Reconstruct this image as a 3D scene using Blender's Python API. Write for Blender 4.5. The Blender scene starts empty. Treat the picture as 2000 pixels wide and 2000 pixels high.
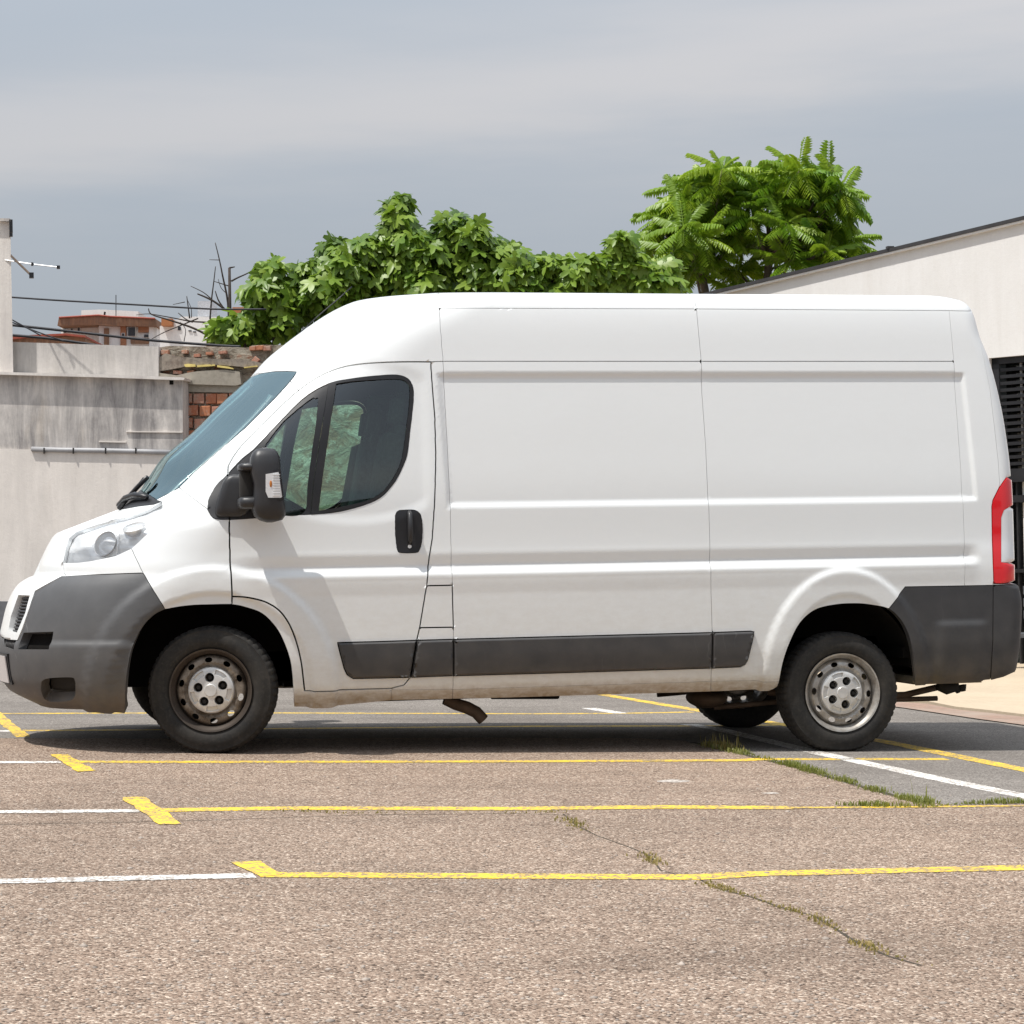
import bpy, bmesh, math, random
import numpy as np
from mathutils import Vector, Matrix, geometry
random.seed(7); rng=np.random.default_rng(7)
SC=bpy.context.scene; COL=SC.collection
R_=math.radians

# ------------------------------------------------------------------ camera
# world: X along the van (front to rear), Y away from the camera, Z up; origin on the ground at the near front wheel
FPX=4195.; YAW=R_(11.6); PITCH=(1087-1000)/FPX; ROLL=0.018
CAM=np.array([-0.6889859,-11.22808931,0.99413595])
_F=np.array([math.sin(YAW)*math.cos(PITCH),math.cos(YAW)*math.cos(PITCH),math.sin(PITCH)])
_R=np.array([math.cos(YAW),-math.sin(YAW),0.]); _U=np.cross(_R,_F)
_c,_s=math.cos(ROLL),math.sin(ROLL)
_R,_U=_c*_R-_s*_U,_s*_R+_c*_U
cd=bpy.data.cameras.new('camera'); cam=bpy.data.objects.new('camera',cd); COL.objects.link(cam)
cd.sensor_width=36; cd.lens=FPX/2000*36; cd.clip_start=.1; cd.clip_end=3000
M4=Matrix.Identity(4)
for i in range(3):
    M4[i][0]=_R[i]; M4[i][1]=_U[i]; M4[i][2]=-_F[i]; M4[i][3]=CAM[i]
cam.matrix_world=M4; SC.camera=cam
SC.render.resolution_x=SC.render.resolution_y=1024

def dirv(u,v): return _F+_R*(u-1000)/FPX-_U*(v-1000)/FPX
def on_plane(u,v,p0,n):
    d=dirv(u,v); n=np.asarray(n,float); t=((np.asarray(p0,float)-CAM)@n)/(d@n); return CAM+t*d
def on_y(u,v,Y=0.): return on_plane(u,v,(0,Y,0),(0,1,0))
def at_w(u,v,w): return CAM+dirv(u,v)*w
SLOPE=.0328                                    # the yard drains gently to the right
def gz(x,y=0):
    x=np.asarray(x,float); return -SLOPE*15*np.tanh(x/15*(1+(x/15)**2/3))*1.0
def on_ground(u,v,dz=0.):
    d=dirv(u,v); t=10.
    for _ in range(60):
        p=CAM+t*d; t-= (p[2]-dz-float(gz(p[0])))/(d[2]+SLOPE*d[0])
    p=CAM+t*d; return p

# ------------------------------------------------------------------ sun, sky
SUN_DIR=Vector((1.0,.36,-2.55)).normalized()
SKY_STR=.09; CLOUD=.42; SUN_E=4.6
sl=bpy.data.lights.new('sun','SUN'); sl.energy=SUN_E; sl.angle=R_(.6); sl.color=(1,.965,.91)
so=bpy.data.objects.new('sun',sl); COL.objects.link(so)
so.rotation_euler=SUN_DIR.to_track_quat('-Z','Y').to_euler(); so.location=(-5,-3,20)
W=bpy.data.worlds.new('World'); SC.world=W; W.use_nodes=True
nt=W.node_tree; nt.nodes.clear(); N=nt.nodes.new; L=nt.links.new
wo=N('ShaderNodeOutputWorld'); b1=N('ShaderNodeBackground'); b2=N('ShaderNodeBackground'); mx=N('ShaderNodeMixShader')
sk=N('ShaderNodeTexSky'); sk.sky_type='NISHITA'; sk.sun_disc=False
sk.sun_elevation=math.asin(-SUN_DIR.z); sk.sun_rotation=math.atan2(-SUN_DIR.x,-SUN_DIR.y)
sk.air_density=1.2; sk.dust_density=3.0
L(sk.outputs[0],b1.inputs[0]); b1.inputs[1].default_value=SKY_STR
tc=N('ShaderNodeTexCoord'); sep=N('ShaderNodeSeparateXYZ'); L(tc.outputs['Generated'],sep.inputs[0])
def wmath(op,a,b=None,clamp=False):
    n=N('ShaderNodeMath'); n.operation=op; n.use_clamp=clamp
    for i,x in enumerate((a,b)):
        if x is None: continue
        if isinstance(x,(int,float)): n.inputs[i].default_value=x
        else: L(x,n.inputs[i])
    return n.outputs[0]
mp=N('ShaderNodeMapping'); mp.inputs['Scale'].default_value=(1.1,1.1,7.5); L(tc.outputs['Generated'],mp.inputs[0])
nz=N('ShaderNodeTexNoise'); nz.inputs['Scale'].default_value=2.3; nz.inputs['Detail'].default_value=6; nz.inputs['Roughness'].default_value=.55; L(mp.outputs[0],nz.inputs[0])
# a long pale cloud bank low in the sky, drifting up to the right
ctr=wmath('ADD',wmath('MULTIPLY',sep.outputs[0],.14),.182)
dd=wmath('SUBTRACT',sep.outputs[2],ctr)
dd=wmath('ADD',dd,wmath('MULTIPLY',wmath('SUBTRACT',nz.outputs[0],.5),.10))
band=wmath('POWER',2.718,wmath('MULTIPLY',wmath('MULTIPLY',dd,dd),-1400.))
mask=wmath('ADD',wmath('MULTIPLY',band,.62),wmath('MULTIPLY',wmath('SUBTRACT',nz.outputs[0],.42),.55),True)
crm=N('ShaderNodeMix'); crm.data_type='RGBA'
crm.inputs['A'].default_value=(.82,.90,1.005,1); crm.inputs['B'].default_value=(1.27,1.21,1.19,1); L(mask,crm.inputs['Factor'])
el=wmath('MAXIMUM',sep.outputs[2],0.)
hz=wmath('MULTIPLY',wmath('ADD',wmath('MULTIPLY',el,2.15),.92),CLOUD)
L(crm.outputs['Result'],b2.inputs[0]); L(hz,b2.inputs[1])
L(b1.outputs[0],mx.inputs[1]); L(b2.outputs[0],mx.inputs[2]); mx.inputs[0].default_value=.86
L(mx.outputs[0],wo.inputs[0])
SC.view_settings.view_transform='Standard'; SC.view_settings.look='None'; SC.view_settings.gamma=1; SC.view_settings.use_curve_mapping=False
SC.view_settings.exposure=0.07
SC.render.engine='CYCLES'

# ------------------------------------------------------------------ materials
class Mat:
    def __init__(s,name,col=(.5,.5,.5),rough=.5,metal=0.,spec=.5,coat=0.,trans=0.):
        s.m=bpy.data.materials.new(name); s.m.use_nodes=True; s.nt=s.m.node_tree
        s.b=s.nt.nodes['Principled BSDF']; s.out=s.nt.nodes['Material Output']
        s.b.inputs['Base Color'].default_value=(*col,1); s.b.inputs['Roughness'].default_value=rough
        s.b.inputs['Metallic'].default_value=metal; s.b.inputs['Specular IOR Level'].default_value=spec
        s.b.inputs['Coat Weight'].default_value=coat; s.b.inputs['Transmission Weight'].default_value=trans
        s._tc=None
    def n(s,t,**k):
        x=s.nt.nodes.new(t)
        for a,v in k.items(): setattr(x,a,v)
        return x
    def l(s,a,b): s.nt.links.new(a,b)
    def tc(s,kind='Object'):
        if s._tc is None: s._tc=s.n('ShaderNodeTexCoord')
        return s._tc.outputs[kind]
    def pos(s): return s.n('ShaderNodeNewGeometry').outputs['Position']
    def mapping(s,src,scale=(1,1,1),loc=(0,0,0)):
        m=s.n('ShaderNodeMapping'); m.inputs['Scale'].default_value=scale; m.inputs['Location'].default_value=loc; s.l(src,m.inputs[0]); return m.outputs[0]
    def noise(s,src,scale,detail=4,rough=.55,dist=0.):
        x=s.n('ShaderNodeTexNoise'); x.inputs['Scale'].default_value=scale; x.inputs['Detail'].default_value=detail
        x.inputs['Roughness'].default_value=rough; x.inputs['Distortion'].default_value=dist; s.l(src,x.inputs[0]); return x.outputs[0]
    def vor(s,src,scale,feature='F1',rand=1.):
        x=s.n('ShaderNodeTexVoronoi'); x.feature=feature; x.inputs['Scale'].default_value=scale; x.inputs['Randomness'].default_value=rand; s.l(src,x.inputs[0]); return x
    def ramp(s,src,stops,interp='LINEAR'):
        x=s.n('ShaderNodeValToRGB'); cr=x.color_ramp; cr.interpolation=interp
        while len(cr.elements)<len(stops): cr.elements.new(.5)
        for e,(p,c) in zip(cr.elements,stops):
            e.position=p; e.color=(*c,1) if isinstance(c,tuple) else (c,c,c,1)
        s.l(src,x.inputs[0]); return x.outputs[0]
    def mix(s,f,a,b,mode='MIX'):
        x=s.n('ShaderNodeMix'); x.data_type='RGBA'; x.blend_type=mode
        for key,v in (('Factor',f),('A',a),('B',b)):
            i=x.inputs[key] if key=='Factor' else [q for q in x.inputs if q.name==key and q.type=='RGBA'][0]
            if isinstance(v,(int,float)): i.default_value=v
            elif isinstance(v,tuple): i.default_value=(*v,1)
            else: s.l(v,i)
        return [o for o in x.outputs if o.type=='RGBA'][0]
    def math(s,op,a,b=0.,clamp=False):
        x=s.n('ShaderNodeMath',operation=op,use_clamp=clamp)
        for i,v in enumerate((a,b)):
            if isinstance(v,(int,float)): x.inputs[i].default_value=v
            else: s.l(v,x.inputs[i])
        return x.outputs[0]
    def sepz(s,src):
        x=s.n('ShaderNodeSeparateXYZ'); s.l(src,x.inputs[0]); return x.outputs
    def col(s,o): s.l(o,s.b.inputs['Base Color']); return s
    def rough(s,o): s.l(o,s.b.inputs['Roughness']); return s
    def bump(s,h,strength=.3,dist=.01):
        x=s.n('ShaderNodeBump'); x.inputs['Strength'].default_value=strength; x.inputs['Distance'].default_value=dist
        s.l(h,x.inputs['Height']); s.l(x.outputs[0],s.b.inputs['Normal']); return s

def m_paint():
    m=Mat('white_paint',(.785,.81,.815),.28,coat=.35); m.b.inputs['Coat Roughness'].default_value=.08
    p=m.pos(); z=m.sepz(p)[2]
    g=m.ramp(z,[(.0,1.),(.245,1.),(.285,.75),(.33,.30),(.62,.22),(.95,.11),(1.,.04)])
    n1=m.noise(m.mapping(p,(6,6,14)),2.2,6,.65); n2=m.noise(p,38,4,.7)
    nn=m.math('ADD',m.math('MULTIPLY',n1,.9),m.math('MULTIPLY',n2,.5))
    f=m.math('MULTIPLY',g,m.ramp(nn,[(.35,.35),(.85,1.)]),True)
    c=m.mix(f,(.785,.81,.815),(.34,.26,.17))
    sp=m.vor(p,17).outputs['Distance']; spk=m.ramp(sp,[(.0,.30),(.035,.0)],'LINEAR')
    c=m.mix(m.math('MULTIPLY',spk,m.ramp(n1,[(.5,0.),(.62,1.)])),c,(.25,.22,.18))
    m.col(c); m.rough(m.ramp(f,[(0,.27),(1,.75)])); m.bump(m.noise(m.mapping(p,(1,1,1.3)),1.9,1,.4),.05,.03); return m.m
def m_plastic(name,c,dirt=True,rough=.55,scr=.35):
    m=Mat(name,c,rough,spec=.45)
    p=m.pos(); n=m.noise(p,9,5,.6); z=m.sepz(p)[2]
    g=m.ramp(z,[(.12,.8),(.42,.12),(.8,.0)])
    cc=m.mix(m.ramp(n,[(.3,0.),(.75,.5)]),c,tuple(min(1,x*1.35+.01) for x in c))
    if dirt: cc=m.mix(m.math('MULTIPLY',g,m.ramp(n,[(.25,.3),(.7,1.)])),cc,(.22,.17,.115))
    w=m.n('ShaderNodeTexWave'); w.inputs['Scale'].default_value=1.3; w.inputs['Distortion'].default_value=14; w.inputs['Detail'].default_value=3; m.l(m.mapping(p,(3,3,2)),w.inputs[0])
    sc=m.math('MULTIPLY',m.ramp(w.outputs[1],[(.992,0.),(.998,1.)]),m.ramp(m.noise(p,3.1),[(.58,0.),(.66,scr)]))
    cc=m.mix(sc,cc,(.4,.39,.37))
    m.col(cc); m.bump(m.noise(p,420,2),.12,.002); return m.m
def m_glass(name,tint,refl=(1,1,1),rough=0.0,ior=1.62,base=0.,haze=0.):
    m=Mat(name); nt=m.nt; tr=m.n('ShaderNodeBsdfTransparent'); tr.inputs[0].default_value=(*tint,1)
    gl=m.n('ShaderNodeBsdfGlossy'); gl.inputs['Roughness'].default_value=rough; gl.inputs[0].default_value=(*refl,1)
    fr=m.n('ShaderNodeFresnel'); fr.inputs['IOR'].default_value=ior
    mxs=m.n('ShaderNodeMixShader'); m.l(m.math('ADD',fr.outputs[0],base,True),mxs.inputs[0]); m.l(tr.outputs[0],mxs.inputs[1]); m.l(gl.outputs[0],mxs.inputs[2]); last=mxs.outputs[0]
    if haze:
        df=m.n('ShaderNodeBsdfDiffuse'); df.inputs[0].default_value=(.85,.86,.86,1); m2=m.n('ShaderNodeMixShader'); m2.inputs[0].default_value=haze; m.l(last,m2.inputs[1]); m.l(df.outputs[0],m2.inputs[2]); last=m2.outputs[0]
    m.l(last,m.out.inputs[0]); return m.m
def m_simple(name,c,rough=.6,metal=0.,var=.25,scale=8,spec=.4,coat=0.,bump=0.):
    m=Mat(name,c,rough,metal,spec,coat); p=m.tc()
    n=m.noise(p,scale,5,.6); m.col(m.mix(m.ramp(n,[(.25,0.),(.75,1.)]),tuple(x*(1-var) for x in c),tuple(min(1,x*(1+var)) for x in c)))
    if bump: m.bump(m.noise(p,scale*8,4),bump,.01)
    return m.m
def m_tyre():
    m=Mat('tyre_rubber',(.02,.02,.02),.75,spec=.3); p=m.tc()
    n=m.noise(p,7,6,.65); n2=m.noise(p,60,3)
    c=m.mix(m.ramp(n,[(.35,0.),(.75,.85)]),(.016,.0155,.015),(.043,.038,.032)); c=m.mix(m.ramp(n2,[(.5,0.),(.8,.2)]),c,(.11,.095,.08))
    m.col(c); m.bump(n2,.25,.004); return m.m
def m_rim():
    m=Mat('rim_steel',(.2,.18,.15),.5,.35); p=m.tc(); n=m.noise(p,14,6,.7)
    c=m.mix(m.ramp(n,[(.35,0.),(.65,1.)]),(.30,.26,.215),(.085,.06,.04)); x=m.sepz(p); r=m.math('SQRT',m.math('ADD',m.math('MULTIPLY',x[0],x[0]),m.math('MULTIPLY',x[2],x[2]))); c=m.mix(m.ramp(m.math('ADD',r,m.math('MULTIPLY',n,.03)),[(.187,0.),(.197,.9)]),c,(.045,.034,.027)); m.col(c); m.rough(m.ramp(n,[(.3,.4),(.7,.7)])); return m.m  # outer ring coloured darker by radius: the rim barrel's shadow painted in
def m_rim_rear():
    m=Mat('rim_steel_clean',(.3,.28,.25),.4,.5); p=m.tc(); n=m.noise(p,14,6,.7)
    c=m.mix(m.ramp(n,[(.4,0.),(.7,1.)]),(.45,.43,.40),(.22,.19,.155)); m.col(c); return m.m
def m_ground(name,c1,c2,light,dark,scale,patch=.25,bump=.6):
    m=Mat(name,c1,.9,spec=.25); p=m.pos()
    v=m.vor(p,scale); v2=m.vor(m.mapping(p,(1,1,1),(3.1,7.7,0)),scale*.52)
    hsv=m.sepz(v.outputs['Color'])
    base=m.ramp(hsv[0],[(0.,dark),(.25,c1),(.6,c2),(.86,c2),(.97,light)])
    b2=m.ramp(m.sepz(v2.outputs['Color'])[1],[(.0,0.),(.86,0.),(.94,.75)],'LINEAR')
    inside=m.ramp(v2.outputs['Distance'],[(.25,1.),(.42,0.)])
    base=m.mix(m.math('MULTIPLY',b2,inside),base,light)
    big=m.noise(p,.55,5,.6); big2=m.noise(m.mapping(p,(.25,1.6,1)),1.4,5,.6); mid=m.noise(p,7,5,.65)
    base=m.mix(m.ramp(big,[(.3,patch),(.55,0.)]),base,dark)
    base=m.mix(m.ramp(big2,[(.52,0.),(.75,patch*1.1)]),base,dark)
    base=m.mix(m.ramp(mid,[(.45,0.),(.8,.28)]),base,dark)
    crk=m.vor(m.mapping(p,(1,1,1),(.3,.2,0)),.33,'DISTANCE_TO_EDGE')
    m.col(base)
    h=m.math('SUBTRACT',m.ramp(v.outputs['Distance'],[(0,1.),(.6,0.)]),0.)
    m.bump(m.math('ADD',h,m.math('MULTIPLY',m.noise(p,scale*2.3,2),.5)),bump,.004); return m.m
def m_plaster(name,c,stain,amt,streak=True,warm=(.5,.4,.3)):
    m=Mat(name,c,.9,spec=.2); p=m.tc()
    n=m.noise(p,1.1,7,.65); s1=m.noise(m.mapping(p,(3.2,3.2,.42)),1.3,8,.72,.6); s2=m.noise(m.mapping(p,(8,8,.9)),1.0,6,.75,1.2); n3=m.noise(p,26,5,.7)
    f=m.math('ADD',m.math('MULTIPLY',n,.45),m.math('MULTIPLY',s1 if streak else n3,.6)); f=m.math('ADD',f,m.math('MULTIPLY',s2 if streak else n,.25))
    col=m.mix(m.math('MULTIPLY',m.ramp(f,[(.56,0.),(.74,1.)]),amt),c,stain)
    col=m.mix(m.ramp(n3,[(.5,0.),(.8,.22)]),col,stain)
    col=m.mix(m.math('MULTIPLY',m.ramp(m.noise(m.mapping(p,(2.2,2.2,.5),(4,2,0)),1.2,6,.7),[(.55,0.),(.8,1.)]),.35*amt+.08),col,warm)
    m.col(col); m.bump(m.math('ADD',n3,m.math('MULTIPLY',m.noise(p,90,3),.5)),.16,.010); return m.m
def m_leaf(name,c,c2,trans=.4):
    m=Mat(name,c,.42,spec=.45); oi=m.n('ShaderNodeObjectInfo'); p=m.pos()
    n=m.noise(p,2.3,3); r=m.math('ADD',m.math('MULTIPLY',oi.outputs['Random'],.55),m.math('MULTIPLY',m.noise(p,11,2),.5))
    cc=m.mix(m.ramp(r,[(.2,0.),(.8,1.)]),c,c2); m.col(cc)
    t=m.n('ShaderNodeBsdfTranslucent'); m.l(m.mix(.35,cc,(.35,.55,.04)),t.inputs[0])
    x=m.n('ShaderNodeMixShader'); x.inputs[0].default_value=trans; m.l(m.b.outputs[0],x.inputs[1]); m.l(t.outputs[0],x.inputs[2]); m.l(x.outputs[0],m.out.inputs[0]); return m.m
def m_brick(name,cs):
    m=Mat(name,cs[0],.9,spec=.2); oi=m.n('ShaderNodeObjectInfo'); p=m.pos()
    c=m.ramp(oi.outputs['Random'],[(i/(len(cs)-1) if len(cs)>1 else 0,x) for i,x in enumerate(cs)])
    n=m.noise(p,16,6,.7); n2=m.noise(m.mapping(p,(90,90,9)),1,3)
    c=m.mix(m.ramp(n,[(.5,0.),(.68,.75)]),c,(.42,.37,.31)); c=m.mix(m.ramp(n2,[(.5,0.),(.7,.35)]),c,(.12,.05,.03))
    m.col(c); m.bump(n,.5,.01); return m.m
def m_paintline(name,c):
    m=Mat(name,c,.7,spec=.3); p=m.pos(); n=m.noise(p,5,6,.75); v=m.vor(p,95)
    f=m.math('ADD',n,m.math('MULTIPLY',m.sepz(v.outputs['Color'])[0],.42))
    w=m.ramp(f,[(.62,0.),(.70,.30),(.86,.9)]); m.col(m.mix(w,c,(.2,.16,.13))); m.bump(v.outputs['Distance'],.3,.003); return m.m

PAINT=m_paint(); GREY=m_plastic('grey_bumper_plastic',(.072,.073,.076)); DGREY=m_plastic('dark_grey_plastic',(.035,.036,.039),scr=.08); BLACK=m_simple('black_trim',(.018,.018,.02),.35,var=.2)
MIRR=m_plastic('mirror_plastic',(.022,.022,.024),False,.42,.0); VOID=m_simple('dark_underside',(.010,.009,.008),.9,spec=.1); DUSTY=m_simple('dusty_black',(.02,.018,.016),.8)
GLASS=m_glass('green_tinted_glass',(.62,.86,.74),(.92,.97,1.),0.,1.95); WSCR=m_glass('windscreen_glass',(.5,.66,.64),(.64,.85,.90),.02,1.9,.24); CLEAR=m_glass('clear_lens',(.95,.96,.97),(1,1,1),.03,1.45,0.,.10)
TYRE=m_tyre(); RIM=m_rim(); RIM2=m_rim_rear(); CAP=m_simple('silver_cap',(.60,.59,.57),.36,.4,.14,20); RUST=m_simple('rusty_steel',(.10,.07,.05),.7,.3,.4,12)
SILVER=m_simple('lamp_reflector',(.88,.885,.89),.24,.4,.05,5,bump=.0); REDL=Mat('red_lens',(.72,.008,.014),.12,coat=1.).m
ORANGE=Mat('orange_bulb',(.45,.16,.03),.25).m; CHROME=Mat('bright_metal',(.8,.8,.8),.3,.6).m
PLATE=m_simple('plate_white',(.62,.58,.56),.4,var=.05); SEAT=m_simple('seat_cloth',(.20,.21,.215),.9,var=.3,scale=30); TRIM=m_simple('cab_trim',(.16,.18,.18),.8)

# ------------------------------------------------------------------ object helpers
def tag(o,label=None,cat=None,group=None,kind=None):
    if label: o['label']=label
    if cat: o['category']=cat
    if group: o['group']=group
    if kind: o['kind']=kind
    return o
def mesh_np(name,verts,faces,mat,smooth=True):
    me=bpy.data.meshes.new(name); me.from_pydata([tuple(map(float,v)) for v in verts],[],[tuple(map(int,f)) for f in faces]); me.update()
    for m in (mat if isinstance(mat,(list,tuple)) else [mat]): me.materials.append(m)
    if smooth: me.polygons.foreach_set('use_smooth',[True]*len(me.polygons))
    return me
def link(name,me,parent=None,loc=None):
    o=bpy.data.objects.new(name,me); COL.objects.link(o)
    if parent is not None: o.parent=parent
    if loc is not None: o.location=tuple(map(float,loc))
    return o
def empty(name,loc,label,cat,group=None,kind=None):
    o=bpy.data.objects.new(name,None); COL.objects.link(o); o.location=tuple(map(float,loc)); o.empty_display_size=.2
    return tag(o,label,cat,group,kind)
class MB:
    """collects shapes in WORLD coordinates; build() links them as one mesh object, local to its parent's origin"""
    def __init__(s): s.v=[]; s.f=[]
    def add(s,vs,fs):
        b=len(s.v); s.v+= [tuple(map(float,q)) for q in vs]; s.f+= [tuple(i+b for i in q) for q in fs]; return s
    def box(s,c,d,rz=0.,ry=0.,rx=0.,bev=0.):
        M=Matrix.Rotation(rz,3,'Z')@Matrix.Rotation(ry,3,'Y')@Matrix.Rotation(rx,3,'X'); c=Vector(c)
        if bev<=0:
            vs=[c+M@Vector((sx*d[0]/2,sy*d[1]/2,sz*d[2]/2)) for sx in(-1,1) for sy in(-1,1) for sz in(-1,1)]
            return s.add(vs,[(0,1,3,2),(4,6,7,5),(0,4,5,1),(2,3,7,6),(0,2,6,4),(1,5,7,3)])
        bm=bmesh.new(); bmesh.ops.create_cube(bm,size=1)
        for v in bm.verts: v.co=Vector((v.co.x*d[0],v.co.y*d[1],v.co.z*d[2]))
        bmesh.ops.bevel(bm,geom=bm.edges[:],offset=bev,segments=2,affect='EDGES')
        bm.verts.index_update(); vs=[c+M@v.co for v in bm.verts]; fs=[[v.index for v in f.verts] for f in bm.faces]; bm.free(); return s.add(vs,fs)
    def tube(s,pts,r,n=8,cap=True):
        pts=[Vector(p) for p in pts]; k=len(pts); rs=r if isinstance(r,(list,tuple)) else [r]*k; vs=[]; up=None
        for i,p in enumerate(pts):
            t=(pts[min(i+1,k-1)]-pts[max(i-1,0)]).normalized()
            if up is None: up=Vector((0,0,1)) if abs(t.z)<.9 else Vector((1,0,0))
            a=t.cross(up).normalized(); b=a.cross(t).normalized(); up=b
            for j in range(n): th=2*math.pi*j/n; vs.append(p+(a*math.cos(th)+b*math.sin(th))*rs[i])
        fs=[(i*n+j,i*n+(j+1)%n,(i+1)*n+(j+1)%n,(i+1)*n+j) for i in range(k-1) for j in range(n)]
        if cap: fs+= [tuple(range(n-1,-1,-1)),tuple((k-1)*n+j for j in range(n))]
        return s.add(vs,fs)
    def lathe_y(s,c,prof,n=48,closed=False):
        """revolve (r,y) profile round a Y axis through c"""
        vs=[]; k=len(prof)
        for j in range(n):
            th=2*math.pi*j/n
            for r,y in prof: vs.append((c[0]+r*math.cos(th),c[1]+y,c[2]+r*math.sin(th)))
        fs=[]
        for j in range(n):
            j2=(j+1)%n
            for i in range(k-1): fs.append((j*k+i,j*k+i+1,j2*k+i+1,j2*k+i))
        return s.add(vs,fs)
    def prism(s,poly,vec):
        """extrude polygon (list of 3D points) along vec"""
        n=len(poly); vec=np.asarray(vec,float); a=[np.asarray(p,float) for p in poly]; b=[p+vec for p in a]
        return s.add(a+b,[tuple(range(n)),tuple(range(2*n-1,n-1,-1))]+[(i,i+n,(i+1)%n+n,(i+1)%n) for i in range(n)])
    def build(s,name,mat,parent=None,smooth=False,origin=None,auto=None):
        if parent is not None: org=np.array(parent.matrix_world.translation) if parent.parent is None else None
        o0=np.zeros(3)
        if parent is not None:
            p=parent; o0=np.zeros(3)
            while p is not None: o0=o0+np.array(p.location); p=p.parent
        elif origin is not None: o0=np.asarray(origin,float)
        me=mesh_np(name,np.asarray(s.v)-o0,s.f,mat,smooth)
        bm=bmesh.new(); bm.from_mesh(me); bmesh.ops.recalc_face_normals(bm,faces=bm.faces[:]); bm.to_mesh(me); bm.free()
        if auto is not None:
            me.polygons.foreach_set('use_smooth',[True]*len(me.polygons)); me.set_sharp_from_angle(angle=R_(auto))
        return link(name,me,parent,None if parent is not None else o0)
def pchip(xs,ys):
    xs=np.asarray(xs,float); ys=np.asarray(ys,float); h=np.diff(xs); d=np.diff(ys)/h; m=np.zeros(len(xs)); m[0]=d[0]; m[-1]=d[-1]
    for i in range(1,len(xs)-1):
        if d[i-1]*d[i]>0:
            w1=2*h[i]+h[i-1]; w2=h[i]+2*h[i-1]; m[i]=(w1+w2)/(w1/d[i-1]+w2/d[i])
    def f(x):
        x=np.clip(np.asarray(x,float),xs[0],xs[-1]); i=np.clip(np.searchsorted(xs,x)-1,0,len(xs)-2); t=(x-xs[i])/h[i]
        return ys[i]*(1+2*t)*(1-t)**2+h[i]*m[i]*t*(1-t)**2+ys[i+1]*t*t*(3-2*t)+h[i]*m[i+1]*t*t*(t-1)
    return f
def sstep(a,b,x):
    t=np.clip((x-a)/(b-a),0,1); return t*t*(3-2*t)
def catmull(pts,k=6):
    p=[np.asarray(q,float) for q in pts]; out=[]
    for i in range(len(p)-1):
        a=p[max(i-1,0)];b=p[i];c=p[i+1];d=p[min(i+2,len(p)-1)]
        for j in range(k):
            t=j/k; out.append(.5*((2*b)+(c-a)*t+(2*a-5*b+4*c-d)*t*t+(-a+3*b-3*c+d)*t**3))
    out.append(p[-1]); return out
# ------------------------------------------------------------------ THE VAN
YC=1.0; RC=.10; MS=4.5; MR=.16; MB_=.9; ZT=2.45; MEND=MS+MR+MB_
xf_=pchip([.15,.24,.28,.319,.414,.52,.60,.665,.784,.882,.926,.942,.99,1.047,1.117,1.171,1.196,1.238,1.298,1.405,1.569,1.73,1.897,2.041,2.129,2.211,2.28,2.361,2.40,2.43,2.45],
          [-.78,-.90,-.98,-1.044,-1.088,-1.096,-1.085,-1.07,-1.038,-.984,-.918,-.874,-.866,-.846,-.811,-.766,-.648,-.49,-.43,-.307,-.195,-.009,.16,.321,.399,.498,.59,.705,.77,.83,.875])
n_=pchip([.15,.9,1.0,1.3,1.5,2.1,2.45],[2.1,2.1,2.2,2.4,2.5,2.5,2.4])
xsm_=pchip([.15,.6,.95,1.3,1.6,1.9,2.2,2.45],[-.14,-.24,-.05,.33,.62,.96,1.30,1.74])
L_=lambda z: xsm_(z)-xf_(z)
side_=pchip([.15,.22,.26,.30,.37,.5,.85,.95,1.05,1.3,1.6,2.04,2.32,2.365,2.395,2.42,2.44,2.45],[.10,.075,.045,.012,-.006,-.018,-.018,-.012,-.002,.006,.03,.075,.112,.126,.150,.19,.265,.36])
xr_=pchip([.15,.287,.457,.68,.758,.785,.80,1.13,1.42,1.66,1.87,2.065,2.2,2.335,2.395,2.424,2.45],[4.49,4.512,4.531,4.546,4.534,4.525,4.508,4.517,4.515,4.499,4.470,4.428,4.382,4.352,4.315,4.245,4.165])
def delta(x,z):
    d=np.zeros(np.broadcast(x,z).shape)
    # belt groove along the side and door
    fade=sstep(.02,.38,x)*(1-sstep(4.20,4.29,x)); g=np.interp(z,[.80,.885,.905,.951,1.016,1.03],[0,.006,.010,-.019,0,0]); g=g*np.where(z<.9,1,1); d=d+g*fade
    # pressed load-bay panel
    xl=1.235+(1.96-z)*.044; xr=4.245+(1.967-z)*.05
    q=np.minimum.reduce([sstep(-.008,.034,x-xl),sstep(0,.03,xr-x),sstep(0,.02,1.982-z),sstep(1.258,1.288,z)]); d=d-.014*q
    # wheel-arch flares
    r1=np.hypot(x-.02,z-.32); d=d+.017*(1-sstep(.628,.662,r1))-.016*(1-sstep(.50,.52,r1))
    e=np.hypot((x-3.475)/.50,(z-.21)/.69); d=d+.017*(1-sstep(.962,1.012,e))-.013*(1-sstep(.755,.80,e))
    # ledges pressed into the bumpers
    d=d+.014*(1-sstep(.575,.60,z))*(1-sstep(-.42,-.34,x)) *sstep(-2,-1.5,x)
    d=d+.014*(1-sstep(.565,.60,z))*sstep(3.98,4.05,x)*(1-sstep(4.25,4.33,x))
    # door: soft step below the window
    dw=np.hypot((x-.78)/.62,(z-1.62)/.42); d=d-.006*(1-sstep(.92,1.08,dw))*sstep(.2,.4,x)*(1-sstep(1.14,1.18,x))
    return d
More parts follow.
